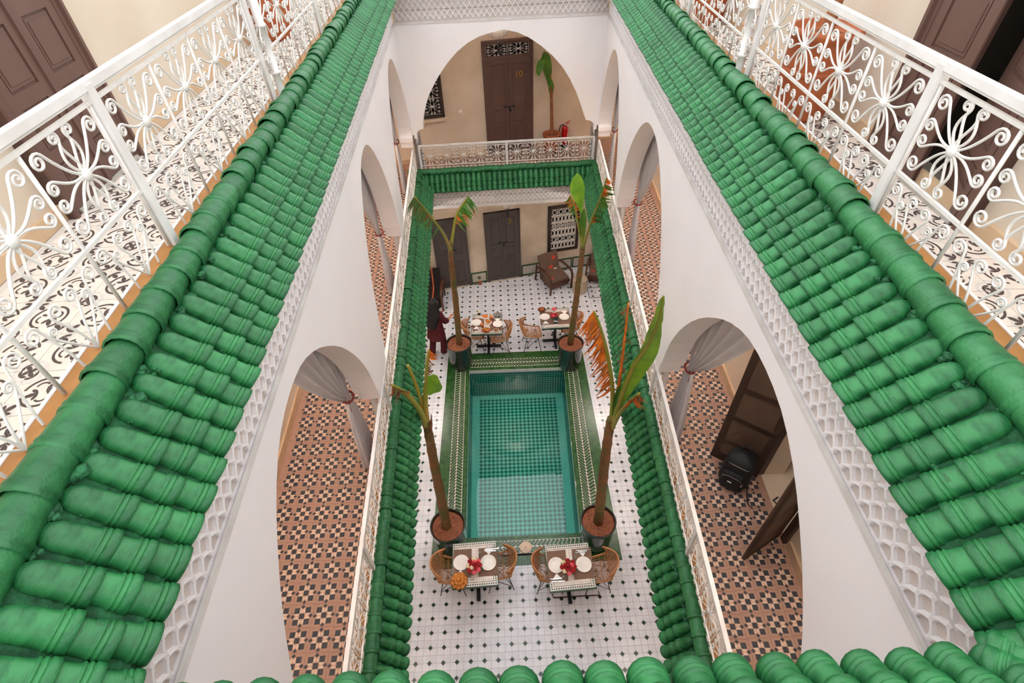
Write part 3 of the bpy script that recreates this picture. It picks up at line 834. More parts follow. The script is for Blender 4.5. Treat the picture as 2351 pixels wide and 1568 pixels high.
balustrade('balustrade', 'white scrollwork terrace balustrade in front of the door left ajar and the big terracotta pot', PTR, TRL, 8.285, 7.60, .44, 'white wrought iron balustrades', (4.03,))
PML = lambda t, o: PLp(t, .03+o); PMR = lambda t, o: PRp(t, .03+o); PMF = lambda t, o: PFp(t, .03+o)
balustrade('balustrade', 'white scrollwork gallery balustrade opposite the black backpack', PML, [.15, 2.04, 3.93, 5.4, 7.1, 8.7, 10.22], 4.585, 3.98, .395, 'white wrought iron balustrades')
balustrade('balustrade', 'white scrollwork gallery balustrade next to the black backpack', PMR, [.15, 2.04, 3.98, 5.6, 7.5, 9.0, 10.3], 4.575, 3.98, .395, 'white wrought iron balustrades')
balustrade('balustrade', 'white scrollwork balustrade in front of door 10', PMF, [-1.66, .13, 1.93], 4.60, 3.98, .345, 'white wrought iron balustrades')
# slender columns carrying the arcade piers
colp = [(.034, 0), (.044, .02), (.032, .05), (.030, .30), (.040, .31), (.040, .33), (.030, .34), (.030, .56), (.040, .57), (.040, .59), (.034, .60), (.034, .92)]
for nm, P, tt, lab in (('L', PLp, (3.75, 4.2, 7.0, 7.35), 'slender white ringed column under an arcade pier by the gallery without luggage'), ('R', PRp, (3.92, 4.15, 7.5, 7.7), 'slender white ringed column under an arcade pier by the backpack gallery')):
    me_ = mesh('slender_column', MB().lathe(colp, 14), M['rail'], True)
    for t in tt:
        tag(link('slender_column', me_, None, Matrix.Translation(V3(P(t, .13), H1))), lab, 'column', 'columns along gallery ' + ('one' if nm == 'L' else 'two'))

# ================================================================== PATTERNED FLOOR TILES
def cement_tile(p):
    mb = MB(); h = p/2-.0012; z = .0
    mb.add([(-h, -h, z), (h, -h, z), (h, h, z), (-h, h, z)], [(0, 1, 2, 3)], 1)
    mb.add([(-h, -h, z), (h, -h, z), (h, h, z), (-h, h, z), (-h, -h, z-.004), (h, -h, z-.004), (h, h, z-.004), (-h, h, z-.004)], [(4, 5, 1, 0), (5, 6, 2, 1), (6, 7, 3, 2), (7, 4, 0, 3)], 1)
    e = .0006; a = .118*p; b = .126*p; c = .365*p
    def poly(pts, mi, dz=e): mb.add([(x, y, z+dz) for x, y in pts], [tuple(range(len(pts)))], mi)
    poly([(-a, -a), (a, -a), (a, a), (-a, a)], 0)
    for sx in (-1, 1):
        for sy in (-1, 1):
            q = [(sx*b, sy*b), (sx*c, sy*b), (sx*c, sy*c), (sx*b, sy*c)]
            poly(q if sx*sy > 0 else q[::-1], 0)
    for k in range(4):
        co, si = math.cos(k*PI/2), math.sin(k*PI/2)
        R = lambda x, y: (x*co - y*si, x*si + y*co)
        m_ = .225*p
        poly([R(a, -a), R(m_, 0), R(a, a)], 2)
        poly([R(a, a), R(m_, 0), R(c, b*.9), R(b, b)], 3)
        poly([R(b, -b), R(c, -b*.9), R(m_, 0), R(a, -a)], 3)
        poly([R(m_, 0), R(c*.97, -b*.86), R(c*.97, b*.86)], 2)
        d = .092*p; x0 = .398*p
        poly([R(x0-d, 0), R(x0, -d), R(x0+d, 0), R(x0, d)], 0, e*2)
    return mb
def lay(parent, P, phase_t, offs, pitch, me, z, t0, t1, ok, mats, flip=0, limit=300, alt=False):
    d = (P(6, 0) - P(2, 0)).normalized(); ang = math.atan2(d.y, d.x)
    cells = []
    k0 = int((t0-phase_t)/pitch); k1 = int((t1-phase_t)/pitch)
    for k in range(k0, k1+1):
        t = phase_t + k*pitch
        for i, o in enumerate(offs):
            p = P(t, o)
            if ok(p): cells.append((t, i, k, p))
    cells.sort(key=lambda c: (abs(c[0]-4.6) > 4.4, c[0]))
    rest = MB()
    for n_, (t, i, k, p) in enumerate(cells):
        Mx = Matrix.Translation(V3(p, z)) @ Matrix.Rotation(ang + (PI/2*((i+k) % 2) if alt else 0), 4, 'Z')
        if n_ < limit: link('patterned_tile', me, parent, Mx)
        else:
            for f in me.polygons: rest.add([Mx @ me.vertices[v].co for v in f.vertices], [tuple(range(len(f.vertices)))], f.material_index)
    if rest.v: stuff(obj('patterned_tile_field', rest, mats, parent))
cm = [M['cdark'], M['cterra'], M['cpink'], M['cbeige']]
ctl = mesh('patterned_tile', cement_tile(.211), cm); ctr = mesh('patterned_tile_r', cement_tile(.206), cm)
lay(gal, PLp, 3.053, [.767+.211*i for i in (-2, -1, 0, 1, 2)], .211, ctl, H1, .0, 11.2, lambda p: p.y < FWY(p.x)-.12 and True, cm, limit=300)
lay(gal, PRp, 2.339, [.613+.206*i for i in (-2, -1, 0, 1, 2)], .206, ctr, H1, .0, 11.6, lambda p: p.y < FWY(p.x)-.12 and True, cm, limit=300)
lay(gal, PFp, -1.2, [.28, .486, .692, .898, 1.104, 1.31, 1.516], .206, ctr, H1, -1.3, 1.75, lambda p: p.y < FWY(p.x)-.1, cm, limit=60)
# door recess floor by the bedroom doorway
def terrace_tile(p=.25):
    mb = MB(); h = p/2-.0008
    mb.add([(-h, -h, 0), (h, -h, 0), (h, h, 0), (-h, h, 0)], [(0, 1, 2, 3)], 0)
    def arc(cx, cy, r0, r1, a0, a1, mi, dz, n=8):
        A = [(cx+r0*math.cos(a0+(a1-a0)*i/n), cy+r0*math.sin(a0+(a1-a0)*i/n), dz) for i in range(n+1)]
        B = [(cx+r1*math.cos(a0+(a1-a0)*i/n), cy+r1*math.sin(a0+(a1-a0)*i/n), dz) for i in range(n+1)]
        mb.grid([B, A] if r0 < r1 else [A, B], mi)
    def poly(pts, mi, dz=.0009): mb.add([(x, y, dz) for x, y in pts], [tuple(range(len(pts)))], mi)
    for cx, cy, a0 in ((-h, -h, 0), (h, -h, PI/2), (h, h, PI), (-h, h, 1.5*PI)): arc(cx, cy, .058, .074, a0, a0+PI/2, 1, .0005)
    # broken ring with its vine, and clover leaves
    arc(0, 0, .074, .086, .35, PI-.15, 2, .0008, 14); arc(0, 0, .074, .086, PI+.35, 2*PI-.15, 2, .0008, 14)
    def clover(cx, cy, an, s):
        for da, l in ((0, 1.0), (.95, .72), (-.95, .72)):
            c_, s_ = math.cos(an+da), math.sin(an+da)
            shp = [(0, 0), (.45, -.20), (.8, -.17), (1.0, 0), (.8, .17), (.45, .20)]
            poly([(cx + s*l*(x*c_-y*s_), cy + s*l*(x*s_+y*c_)) for x, y in shp], 2)
    for k in (0, 1):
        an = PI*k + .4
        clover(.014*math.cos(an), .014*math.sin(an), an, .058)
        arc(.030*math.cos(an+1.6), .030*math.sin(an+1.6), .022, .031, an+.3, an+2.6, 2, .0008, 6)
    for k in range(4):
        an = PI/4 + k*PI/2
        if k % 2 == 0: clover(.150*math.cos(an), .150*math.sin(an), an+PI, .062)
        else: clover(.128*math.cos(an), .128*math.sin(an), an, .05)
    return mb
tm = [M['tcream'], M['tgrey'], M['tdark']]
tt_me = mesh('terrace_tile', terrace_tile(), tm)
lay(ter, PLp, 1.0, [.43+.25*i for i in range(4)], .25, tt_me, H2, -.8, 10.8, lambda p: True, tm, limit=250, alt=True)
lay(ter, PRp, 1.0, [.43+.25*i for i in range(3)], .25, tt_me, H2, -.8, 10.8, lambda p: True, tm, limit=250, alt=True)
# ================================================================== DOORS AND WINDOWS
def numeral(txt, size, depth=.006):
    cu = bpy.data.curves.new('numeral', 'FONT'); cu.body = txt; cu.size = size; cu.extrude = depth; cu.align_x = 'CENTER'
    t = bpy.data.objects.new('tmp_txt', cu); COL.objects.link(t)
    dg = bpy.context.evaluated_depsgraph_get()
    me = bpy.data.meshes.new_from_object(t.evaluated_get(dg)); me.name = 'numeral'
    bpy.data.objects.remove(t); me.materials.clear(); me.materials.append(M['gold'])
    return me
def leaf_parts(root, w, h, x0, m, panels, name='leaf', Mx=None, y0=-.03, th=.035):
    """one door leaf: slab with stiles and rails, and a raised field per panel"""
    st = .075
    mb = MB(); mb.box((w/2, -th/2+.006, h/2), (w, th-.012, h))
    for x in (st/2, w-st/2): mb.box((x, -th/2, h/2), (st, th, h))
    zs = []
    z = 0.0
    edges = [0.0] + panels + [h]
    for e in ([.09] + [p for p in panels for p in (p,)] + [h-.045]):
        pass
    rails = [(0, .13)] + [(p-.04, p+.04) for p in panels] + [(h-.09, h)]
    for a, b in rails: mb.box((w/2, -th/2, (a+b)/2), (w-2*st, th, b-a))
    lf = obj(name, mb, m, root, False, (Mx or Matrix()) @ Matrix.Translation((x0, y0, 0)))
    for (a, b), (c, d) in zip(rails[:-1], rails[1:]):
        pw, ph = w-2*st-.03, c-b-.03
        if ph < .03: continue
        p = MB(); p.box((0, 0, 0), (pw, .012, ph)); p.box((0, -.007, 0), (pw-.04, .008, max(ph-.04, .02)))
        obj('panel', p, m, lf, False, Matrix.Translation((w/2, -th+.012, (b+c)/2)))
    return lf
def double_door(label, loc, rz, w, h, m, panels, leaf_h=None, num=None, numx=.18, numz=1.85, bolt=True, fw=.07, transom=False, cat='door', name='double_door', ajar=0.0):
    root = thing(name, label, cat, loc, rz)
    mb = MB()
    for sx in (-1, 1): mb.box((sx*(w/2-fw/2), -.035, h/2), (fw, .07, h)); mb.box((sx*(w/2-fw*.2), -.045, h/2), (fw*.4, .09, h))
    mb.box((0, -.035, h-fw/2), (w, .07, fw)); mb.box((0, -.045, h-fw*.2), (w, .09, fw*.4))
    lh = leaf_h or h-fw
    if transom: mb.box((0, -.035, lh+.035), (w-2*fw, .065, .07))
    obj('door_frame', mb, m, root)
    obj('threshold', MB().box((0, -.04, .012), (w-2*fw, .09, .024)), M['marble'], root)
    iw = w-2*fw; lw = iw/2-.004
    if ajar:
        pass
    for k in (0, 1):
        Mx = Matrix()
        if ajar and k == 1: Mx = Matrix.Translation((iw/2, -.02, 0)) @ Matrix.Rotation(ajar, 4, 'Z') @ Matrix.Translation((-iw/2, .02, 0))
        leaf_parts(root, lw, lh-.03, -iw/2 + k*(lw+.008), m, panels, 'door_leaf', Mx @ Matrix.Translation((0, 0, .028)))
    if not ajar: obj('cover_strip', MB().box((0, -.072, lh/2), (.028, .014, lh-.05)), m, root)
    if bolt:
        b = MB(); z = bolt if not isinstance(bolt, bool) else 1.23
        b.tube([(-.14, -.085, z), (.14, -.085, z)], .010, 8); b.box((-.09, -.075, z), (.02, .03, .05)); b.box((.09, -.075, z), (.02, .03, .05)); b.box((.0, -.08, z-.03), (.035, .03, .06))
        bo = obj('slide_bolt', b, M['black'], root)
        obj('padlock', MB().box((.01, -.095, z-.085), (.045, .03, .06)), M['black'], bo)
    if num: link('numeral', numeral(num, .17), root, Matrix.Translation((numx, -.068, numz)) @ Matrix.Rotation(PI/2, 4, 'X'))
    return root
def onfar(x, z=0, off=.0):
    n = Vector((FWD.y, -FWD.x))
    return V3(Vector((x, FWY(x))) + n*off, z)
d3x = (-.523+.407)/2
double_door('grey panelled double door numbered 3 behind the far breakfast tables', onfar(d3x), FWA, .95, 2.16, M['greydoor'], [.72, 1.12], num='3', numx=.2, numz=1.80, bolt=1.24)
double_door('grey panelled double door without a number beside the striped kilim', onfar(-1.44), FWA, .90, 2.16, M['greydoor'], [.78, 1.16], bolt=1.22)
d10 = double_door('tall brown double door numbered 10 with an iron transom grille', onfar(.23, H1), FWA, 1.08, 2.36, M['brown'], [.62, 1.0], leaf_h=2.0, num='10', numx=.23, numz=1.63, bolt=1.04, transom=True)
obj('transom_glass', MB().box((0, -.01, 2.17), (.94, .01, .22)), M['dark'], d10)
for sx in (-1, 1):
    g = link('transom_grille', panel_me, d10, Matrix.Translation((sx*.235, -.045, 2.17)) @ Matrix.Diagonal((1.1, 1, .62, 1)))
# panel mesh carries a lower row of scrolls; trim the grille by its own simple copy instead
def lotus_only(n=5, r=.0055):
    mb = MB()
    base = [scroll((.010, .018), (.075, .075), (.040, .148), .022, math.radians(200), -1), scroll((.016, .012), (.058, .030), (.148, .118), .030, math.radians(150), -1),
            scroll((.020, .004), (.078, -.004), (.158, .030), .024, math.radians(120), -1)]
    for sx in (-1, 1):
        for sz in (-1, 1):
            for c in base: mb.tube([(p.x*sx, 0, p.y*sz) for p in c], r, n, False)
    mb.ball((0, 0, 0), .022, 8, 6)
    for a, b in (((-.2, 0, -.18), (.2, 0, -.18)), ((-.2, 0, .18), (.2, 0, .18)), ((-.2, 0, -.18), (-.2, 0, .18)), ((.2, 0, -.18), (.2, 0, .18))): mb.seg(a, b, .008, .008)
    return mb
lotus_me = mesh('transom_grille', lotus_only(), M['iron'], True)
for ch in d10.children:
    if ch.name.startswith('transom_grille'): ch.data = lotus_me
# threshold strips of patterned tile in front of the ground doors
for x, w in ((d3x, .80), (-1.44, .78)):
    mb = MB()
    for k in range(10):
        mb.box((-w/2 + (k+.5)*w/10, 0, .004), (w/10-.004, .10, .008), mi=0)
        mb.box((-w/2 + (k+.5)*w/10, random.uniform(-.02, .02), .009), (.03, .035, .003), rz=.6, mi=1)
    o = obj('trim_threshold', mb, [M['tcream'], M['cdark']], None, False, Matrix.Translation(onfar(x, 0, .07)) @ Matrix.Rotation(FWA, 4, 'Z')); o['kind'] = 'structure'
# ground window with turned wooden screen
wr = thing('lattice_window', 'dark framed window with white turned screen above the armchairs', 'window', onfar(1.605, .66), FWA)
ww, wh = .87, 1.42
mb = MB(); mb.box((0, .0, wh/2), (ww, .02, wh)); obj('dark_pane', mb, M['dark'], wr)
mb = MB()
for sx in (-1, 1): mb.box((sx*(ww/2-.04), -.03, wh/2), (.08, .06, wh))
for z in (.04, wh-.04): mb.box((0, -.03, z), (ww, .06, .08))
obj('window_frame', mb, M['darkwood'], wr)
iw, ih, zb = ww-.17, wh-.17, .085
rh = ih/6
for r in range(6):
    g = MB(); z0 = zb + r*rh
    g.box((0, -.03, z0+.012), (iw, .02, .02)); g.box((0, -.03, z0+rh-.012), (iw, .02, .016))
    if r % 2 == 1:
        for k in range(4):
            x = -iw/2 + (k+.5)*iw/4; zc = z0+rh/2
            g.tube([(x+.05*math.cos(a), -.03, zc+.065*math.sin(a)) for a in [2*PI*i/12 for i in range(13)]], .011, 5, False)
            for a in range(8):
                an = a*PI/4 + .2
                g.seg((x+.05*math.cos(an), -.03, zc+.065*math.sin(an)), (x+.085*math.cos(an), -.03, zc+.105*math.sin(an)), .012, .012)
            g.seg((x+iw/8, -.03, z0), (x+iw/8, -.03, z0+rh), .014, .014)
            if r == 3:
                for an in (PI/4, 3*PI/4): g.seg((x-.05*math.cos(an), -.03, zc-.05*math.sin(an)), (x+.05*math.cos(an), -.03, zc+.05*math.sin(an)), .012, .012)
    else:
        for k in range(7):
            x = -iw/2 + (k+.5)*iw/7; zc = z0+rh/2
            g.tube([(x+.036*math.cos(a), -.03, zc+.072*math.sin(a)) for a in [2*PI*i/12 for i in range(13)]], .009, 5, False)
            g.seg((x+iw/14, -.03, z0), (x+iw/14, -.03, z0+rh), .016, .016)
    obj('screen_row', g, M['iron'], wr)
# gallery window left of door 10
wr = thing('grille_window', 'small dark window with white scroll grille on the wall of room 10', 'window', onfar(-1.62, 4.66), FWA)
mb = MB()
for sx in (-1, 1): mb.box((sx*.40, -.02, .55), (.07, .05, 1.1))
for z in (.03, 1.07): mb.box((0, -.02, z), (.87, .05, .07))
obj('window_frame', mb, M['darkwood'], wr); obj('dark_pane', MB().box((0, -.003, .55), (.78, .008, 1.06)), M['dark'], wr)
obj('window_sill', MB().box((0, -.05, -.03), (.95, .12, .05)), M['beige'], wr)
for i, z in enumerate((.24, .58, .92)):
    for sx in (-1, 1): link('grille', lotus_me, wr, Matrix.Translation((sx*.19, -.03, z)) @ Matrix.Diagonal((.9, 1, .9, 1)))
# terrace doors
yl = 3.45
double_door('closed brown panelled double door on the terrace', V3(PLp(yl, OUT_L), H2), math.atan2(PLp(9, 0).y-PLp(1, 0).y, PLp(9, 0).x-PLp(1, 0).x), .96, 2.2, M['brown'], [.30, .62, 1.0, 1.45], bolt=False)
yr = 2.92
double_door('brown panelled double door left ajar on the terrace', V3(PRp(yr, OUT_RT), H2), math.atan2(PRp(1, 0).y-PRp(9, 0).y, PRp(1, 0).x-PRp(9, 0).x), 1.06, 2.2, M['brown'], [.30, .62, 1.0, 1.45], bolt=False, ajar=-.38)
obj('dark_reveal', MB().box((0, 0, 0), (.001, .001, .001)), M['dark']) if False else None
# open bedroom door leaves in the right gallery
def swung_leaf(label, hinge, free, hgt):
    d = Vector((free[0]-hinge[0], free[1]-hinge[1])); w = d.length; an = math.atan2(d.y, d.x)
    root = thing('door_leaf', label, 'door', (hinge[0], hinge[1], H1), an)
    lf = leaf_parts(root, w, hgt, 0, M['brown_dk'], [.35, .75, 1.2], 'leaf', None, .018, .036)
    k = MB(); k.tube([(w-.06, -.03, 1.0), (w-.06, -.07, 1.0), (w-.12, -.07, 1.0)], .008, 6)
    obj('handle', k, M['black'], root)
    return root
M['brown_dk'] = mat('dark_brown_wood', (76, 58, 48), (88, 68, 56), 3, .5, stretch=(1, 1, .2))
swung_leaf('open brown door leaf with the black backpack leaning on it', (2.72, 3.03), (2.30, 3.36), 2.08)
swung_leaf('open brown door leaf across the doorway from the black backpack', (2.69, 2.36), (2.23, 2.12), 2.08)
mb = MB()
for y in (DY0-.03, DY1+.03): mb.box((PRp(y, OUT_R-.01).x, y, H1+1.08), (.07, .07, 2.16))
mb.box((PRp((DY0+DY1)/2, OUT_R-.01).x, (DY0+DY1)/2, H1+2.13), (.07, DY1-DY0+.12, .07))
o = struct('door_1', mb, M['brown_dk'])
# small wall fittings
sw = thing('light_switch', 'round white light switch on the wall left of door 10', 'switch', onfar(-.85, 4.72), FWA)
obj('plate', MB().lathe([(0, .012), (.035, .012), (.042, .006), (.042, 0)], 20), M['china'], sw, True, Matrix.Rotation(PI/2, 4, 'X'))
obj('rocker', MB().box((0, -.014, 0), (.02, .008, .03)), M['china'], sw)
tr = thing('medallion_tile', 'small dark round medallion set in the marbled dado by door 3', 'tile', onfar(-.77, .17, .017), FWA)
obj('medallion_ring', MB().tube([(.045*math.cos(a), -.004, .045*math.sin(a)) for a in [2*PI*i/16 for i in range(17)]], .007, 6, False), M['green_dia'], tr, True)
obj('medallion_star', MB().box((0, -.004, 0), (.04, .008, .04), M=Matrix.Rotation(PI/4, 4, 'Y')), M['green_dia'], tr)
cp = thing('terracotta_cup', 'tiny terracotta cup on the floor below the medallion', 'cup', onfar(-.77, 0, .11))
obj('cup_body', MB().lathe([(0, .005), (.035, 0), (.05, .07), (.055, .085), (.048, .085), (.042, .06), (0, .03)], 16), M['terracotta'], cp, True)

# ================================================================== CURTAINS
def curtain(label, P, jamb, tdir, apex, ztie, off=.31, hem=3.73, wide=.34, toff=.10):
    """tdir: +1 if the jamb has the larger t"""
    root = thing('curtain', label, 'curtain', (0, 0, 0), 0, 'curtains tied back in the arches')
    tt = jamb - tdir*toff
    NU = 56; rows = []
    top = 6.62
    zz = [top - (top-ztie)*i/16 for i in range(17)]
    for z in zz:
        s = (z-ztie)/(top-ztie)
        e0 = tt - tdir*.05 + (apex - (tt - tdir*.05))*(s**.85)
        e1 = tt + tdir*.05 + (jamb + tdir*.12 - (tt + tdir*.05))*(s**.5)
        amp = .022 + .034*s
        rows.append([V3(P(e0+(e1-e0)*u, off + .02 + amp*math.sin(2*PI*6.5*u + .6*math.sin(5*s)) + .03*(1-s)*math.sin(PI*u)), z) for u in [k/NU for k in range(NU+1)]])
    for i in range(1, 13):
        s = i/12; z = ztie - (ztie-hem)*s
        w = .10 + (wide-.10)*(s**.55); cshift = -tdir*.02*s
        amp = .022 + .012*s
        rows.append([V3(P(tt + cshift + tdir*w*(u-.5), off + .02 + amp*math.sin(2*PI*6.5*u + .3*s) + .03*(1-s)*math.sin(PI*u)), z) for u in [k/NU for k in range(NU+1)]])
    c = obj('drape', MB().grid(rows), M['curtain'], root, True)
    cord = [V3(P(tt + .068*math.cos(a), off + .02 + .058*math.sin(a)), ztie + .02*math.cos(a)) for a in [2*PI*i/16 for i in range(17)]]
    mb = MB().tube(cord, .011, 6, False)
    obj('tieback', mb, M['redcord'], root, True)
    mb = MB().tube([V3(P(tt - tdir*.05, off), ztie), V3(P(tt - tdir*.055, off+.02), ztie-.08), V3(P(tt - tdir*.06, off+.03), ztie-.17)], [.008, .008, .018], 6)
    obj('tassel', mb, M['redcord'], root)
    return root
curtain('white curtain tied back in the wide arch of the gallery facing the backpack', PLp, 3.66, 1, 2.35, 4.74, wide=.5, toff=.06)
curtain('white curtain tied back in the middle arch, terracotta pot behind it', PLp, 6.92, 1, 5.75, 4.74, wide=.5, toff=.06)
curtain('white curtain in the arch beside room 10 on the terracotta pot side', PLp, 10.28, 1, 9.0, 4.74, wide=.45, toff=.06)
curtain('white curtain tied back in the wide arch beside the backpack', PRp, 3.85, 1, 2.45, 4.74, wide=.5, toff=.06)
curtain('white curtain tied back in the middle arch of the backpack gallery', PRp, 7.48, 1, 6.1, 4.74, wide=.5, toff=.06)
curtain('white curtain in the arch beside room 10 on the fire extinguisher side', PRp, 10.40, 1, 9.2, 4.74, wide=.4, toff=.06)
curtain('slim white curtain in the arch of room 10, drawn towards the grille window', PFp, -1.74, -1, -.80, 4.95, toff=.02, wide=.2)
curtain('slim white curtain in the arch of room 10, drawn towards the fire extinguisher', PFp, 2.0, 1, 1.20, 4.95, toff=.02, wide=.2)

# ================================================================== LAMPS
def pendant(label, loc, r, ztop, light=0):
    root = thing('pendant_lamp', label, 'lamp', loc)
    mb = MB()
    prof = [(r*.80, .125), (r*.93, .10), (r, .05), (r*.93, 0), (r*.72, -.05), (r*.4, -.085), (.02, -.10)]
    n = 28
    rows = [[Vector((rr*(1+(.035 if k % 2 else -.035))*math.cos(2*PI*k/n), rr*(1+(.035 if k % 2 else -.035))*math.sin(2*PI*k/n), z)) for k in range(n)] for rr, z in prof]
    mb.grid([q[::-1] for q in rows][::-1] if False else rows[::-1], close=True)
    obj('beaded_shade', mb, M['lampshade'], root, False)
    obj('cord', MB().tube([(0, 0, -.08), (0, 0, ztop-loc[2])], .005, 6), M['black'], root)
    obj('tassel', MB().tube([(0, 0, -.10), (0, 0, -.14), (0, 0, -.16), (0, 0, -.34)], [.004, .006, .02, .03], 8), M['black'], root)
    if light:
        L_ = bpy.data.lights.new('bulb', 'POINT'); L_.energy = light; L_.color = (1, .985, .97); L_.shadow_soft_size = .06
        lo = bpy.data.objects.new('bulb', L_); COL.objects.link(lo); lo.parent = root; lo.location = (0, 0, .08)
    return root
pg = UP(1165, 466, (-1, 11.0), (1, 11.2)); pendant('beaded white pendant lamp with black tassel in front of door 3', (pg.x, pg.y, pg.z+.0), .22, 3.42, 8)
pm = UP(1143, 84, (-1, 11.0), (1, 11.2)); pendant('beaded white pendant lamp with dark tassel in front of door 10', (pm.x, pm.y, pm.z+.06), .22, 6.95, 8)

for nm, P_, off_ in (('facing the backpack gallery', PLp, .78), ('above the backpack gallery', PRp, .70)):  # pendants added out of view to brighten the side galleries
    for k, t in enumerate((2.0, 5.7, 9.0)):
        pendant('added unseen beaded fill lamp ' + nm + (', wide arch bay', ', middle arch bay', ', bay next to room 10')[k], tuple(V3(P_(t, off_), 6.35)), .2, 6.95, (72, 72, 125)[k])
for nm, P_, off_ in (('behind the kilim bench side', PLp, .75), ('behind the armchair side', PRp, .65)):  # more unseen lamps, added to lift the light at ground level
    for k, t in enumerate((2.6, 6.2, 9.4)):
        pendant('added unseen ground arcade fill lamp ' + nm + ('', ' near the pool middle', ' near the far wall')[k], tuple(V3(P_(t, off_), 2.85)), .2, 3.42, (45, 50, 85)[k])
# ================================================================== POTS AND BANANA PLANTS
def smooth_path(pts, n=6):
    pts = [Vector(p) for p in pts]; out = []
    for i in range(len(pts)-1):
        p0 = pts[max(i-1, 0)]; p1 = pts[i]; p2 = pts[i+1]; p3 = pts[min(i+2, len(pts)-1)]
        for k in range(n):
            t = k/n
            out.append(.5*((2*p1) + (p2-p0)*t + (2*p0-5*p1+4*p2-p3)*t*t + (3*p1-p0-3*p2+p3)*t**3))
    out.append(pts[-1]); return out
def lerp_list(v, n):
    return [v[0] + (v[-1]-v[0])*i/(n-1) for i in range(n)] if len(v) == 2 else [v[min(int(i/(n-1)*(len(v)-1)), len(v)-2)]*(1-((i/(n-1)*(len(v)-1)) - min(int(i/(n-1)*(len(v)-1)), len(v)-2))) + v[min(int(i/(n-1)*(len(v)-1)), len(v)-2)+1]*((i/(n-1)*(len(v)-1)) - min(int(i/(n-1)*(len(v)-1)), len(v)-2)) for i in range(n)]
def pot(label, loc, r=.29, h=.74):
    root = thing('black_pot', label, 'pot', loc, 0, 'black glazed pots round the pool')
    obj('pot_body', MB().lathe([(0, 0), (r*.80, 0), (r*.84, .02), (r*.93, h*.4), (r*.96, h*.8), (r*1.0, h*.93), (r*1.03, h*.97), (r*1.03, h), (r*.97, h), (r*.93, h-.03), (r*.90, h-.08), (0, h-.08)], 40), M['blackpot'], root, True)
    mb = MB(); rings = []
    for i in range(7):
        rr = r*.91*i/6
        rings.append([Vector((max(rr, .001)*math.cos(2*PI*k/24), max(rr, .001)*math.sin(2*PI*k/24), h-.05 + random.uniform(-.006, .008) + .02*(1-i/6))) for k in range(24)])
    mb.grid(rings, close=True)
    for _ in range(40):
        a, rr = random.uniform(0, 6.28), random.uniform(.05, r*.8)
        mb.ball((rr*math.cos(a), rr*math.sin(a), h-.035), random.uniform(.006, .014), 5, 3)
    obj('soil', mb, M['soil'], root)
    return root
def blade(mb, mid, wl, wr, nrm, fold=.25, sag=.0):
    """leaf blade either side of a midrib path; wl/wr: width lists"""
    n = len(mid)
    L_, C_, R_, L2, R2 = [], [], [], [], []
    for i, p in enumerate(mid):
        t = (mid[min(i+1, n-1)] - mid[max(i-1, 0)]).normalized()
        sd = t.cross(nrm).normalized(); up = sd.cross(t)
        rip = .006*math.sin(i*2.1)
        L2.append(p - sd*wl[i] + up*(fold*wl[i] - sag*wl[i]**2*4 + rip)); L_.append(p - sd*wl[i]*.5 + up*(fold*.62*wl[i]))
        C_.append(p)
        R_.append(p + sd*wr[i]*.5 + up*(fold*.62*wr[i])); R2.append(p + sd*wr[i] + up*(fold*wr[i] - sag*wr[i]**2*4 - rip))
    mb.grid([L2, L_, C_, R_, R2])
def leaf_w(n, w, peak=.45):
    return [w*max(.02, math.sin(PI*min(1, (i/(n-1)) ** (math.log(.5)/math.log(peak))))) for i in range(n)]
def shreds(mb, path, side, length, nrm, droop, cnt, wid=.02, jitter=.4):
    n = len(path)
    for k in range(cnt):
        f = random.uniform(0, n-1.01); i = int(f)
        p = path[i].lerp(path[i+1], f-i); t = (path[i+1]-path[i]).normalized()
        sd = t.cross(nrm).normalized()*(side if side else random.choice((-1, 1)))
        l = length*random.uniform(.5, 1.1); d = (sd + t*random.uniform(-jitter, jitter*.6) + Vector((0, 0, -droop*random.uniform(.3, 1))) + nrm*random.uniform(-.3, .3)).normalized()
        q1 = p + d*l*.5 + Vector((0, 0, -droop*.06)) ; q2 = p + d*l + Vector((random.uniform(-.02, .02), random.uniform(-.02, .02), -droop*l*.5))
        w = t*wid*random.uniform(.5, 1.2); tw = nrm*wid*random.uniform(-.6, .6)
        mb.add([p-w, p+w, q1+w*.9+tw, q1-w*.9-tw, q2+w*.15, q2-w*.15], [(0, 1, 2, 3), (3, 2, 4, 5)])
CAMDIR = Vector((0, -.75, .65))
def banana(label, base, y, trunk, r0, r1, soilz=.5):
    root = thing('banana_plant', label, 'plant', base, 0, 'banana plants in the black pots')
    B = Vector(base)
    path = smooth_path([UY(px, py, y) for px, py in trunk], 5)
    path[0] = Vector((B.x, B.y, soilz-.03)) if False else path[0]
    path = [p - B for p in path]
    path = [Vector((path[0].x, path[0].y, -.04))] + path[1:]
    n = len(path); rs = [r0 + (r1-r0)*i/(n-1) + (.006 if i % 3 == 0 else 0) for i in range(n)]
    tr = obj('trunk', MB().tube(path, rs, 12), M['trunk'], root, True)
    for k in range(2, n-1, 2):
        p, q = path[k], path[k]+(path[min(k+1, n-1)]-path[k-1]).normalized()*.016
        obj('leaf_scar', MB().tube([p, q], [rs[k]*1.06, rs[k]*1.02], 12, False), M['leaf_brown'], tr, True)
    root['y_plane'] = 0; del root['y_plane']
    return root, B
def rel(pts, y, B, dy=0.0):
    n = len(pts)
    return smooth_path([UY(px, py, y + dy*i/max(n-1, 1)) - B for i, (px, py) in enumerate(pts)], 5)
def stalk(root, pts, r0, r1, m='stalk'):
    n = len(pts)
    return obj('leaf_stalk', MB().tube(pts, [r0+(r1-r0)*i/(n-1) for i in range(n)], 8), M[m], root, True)
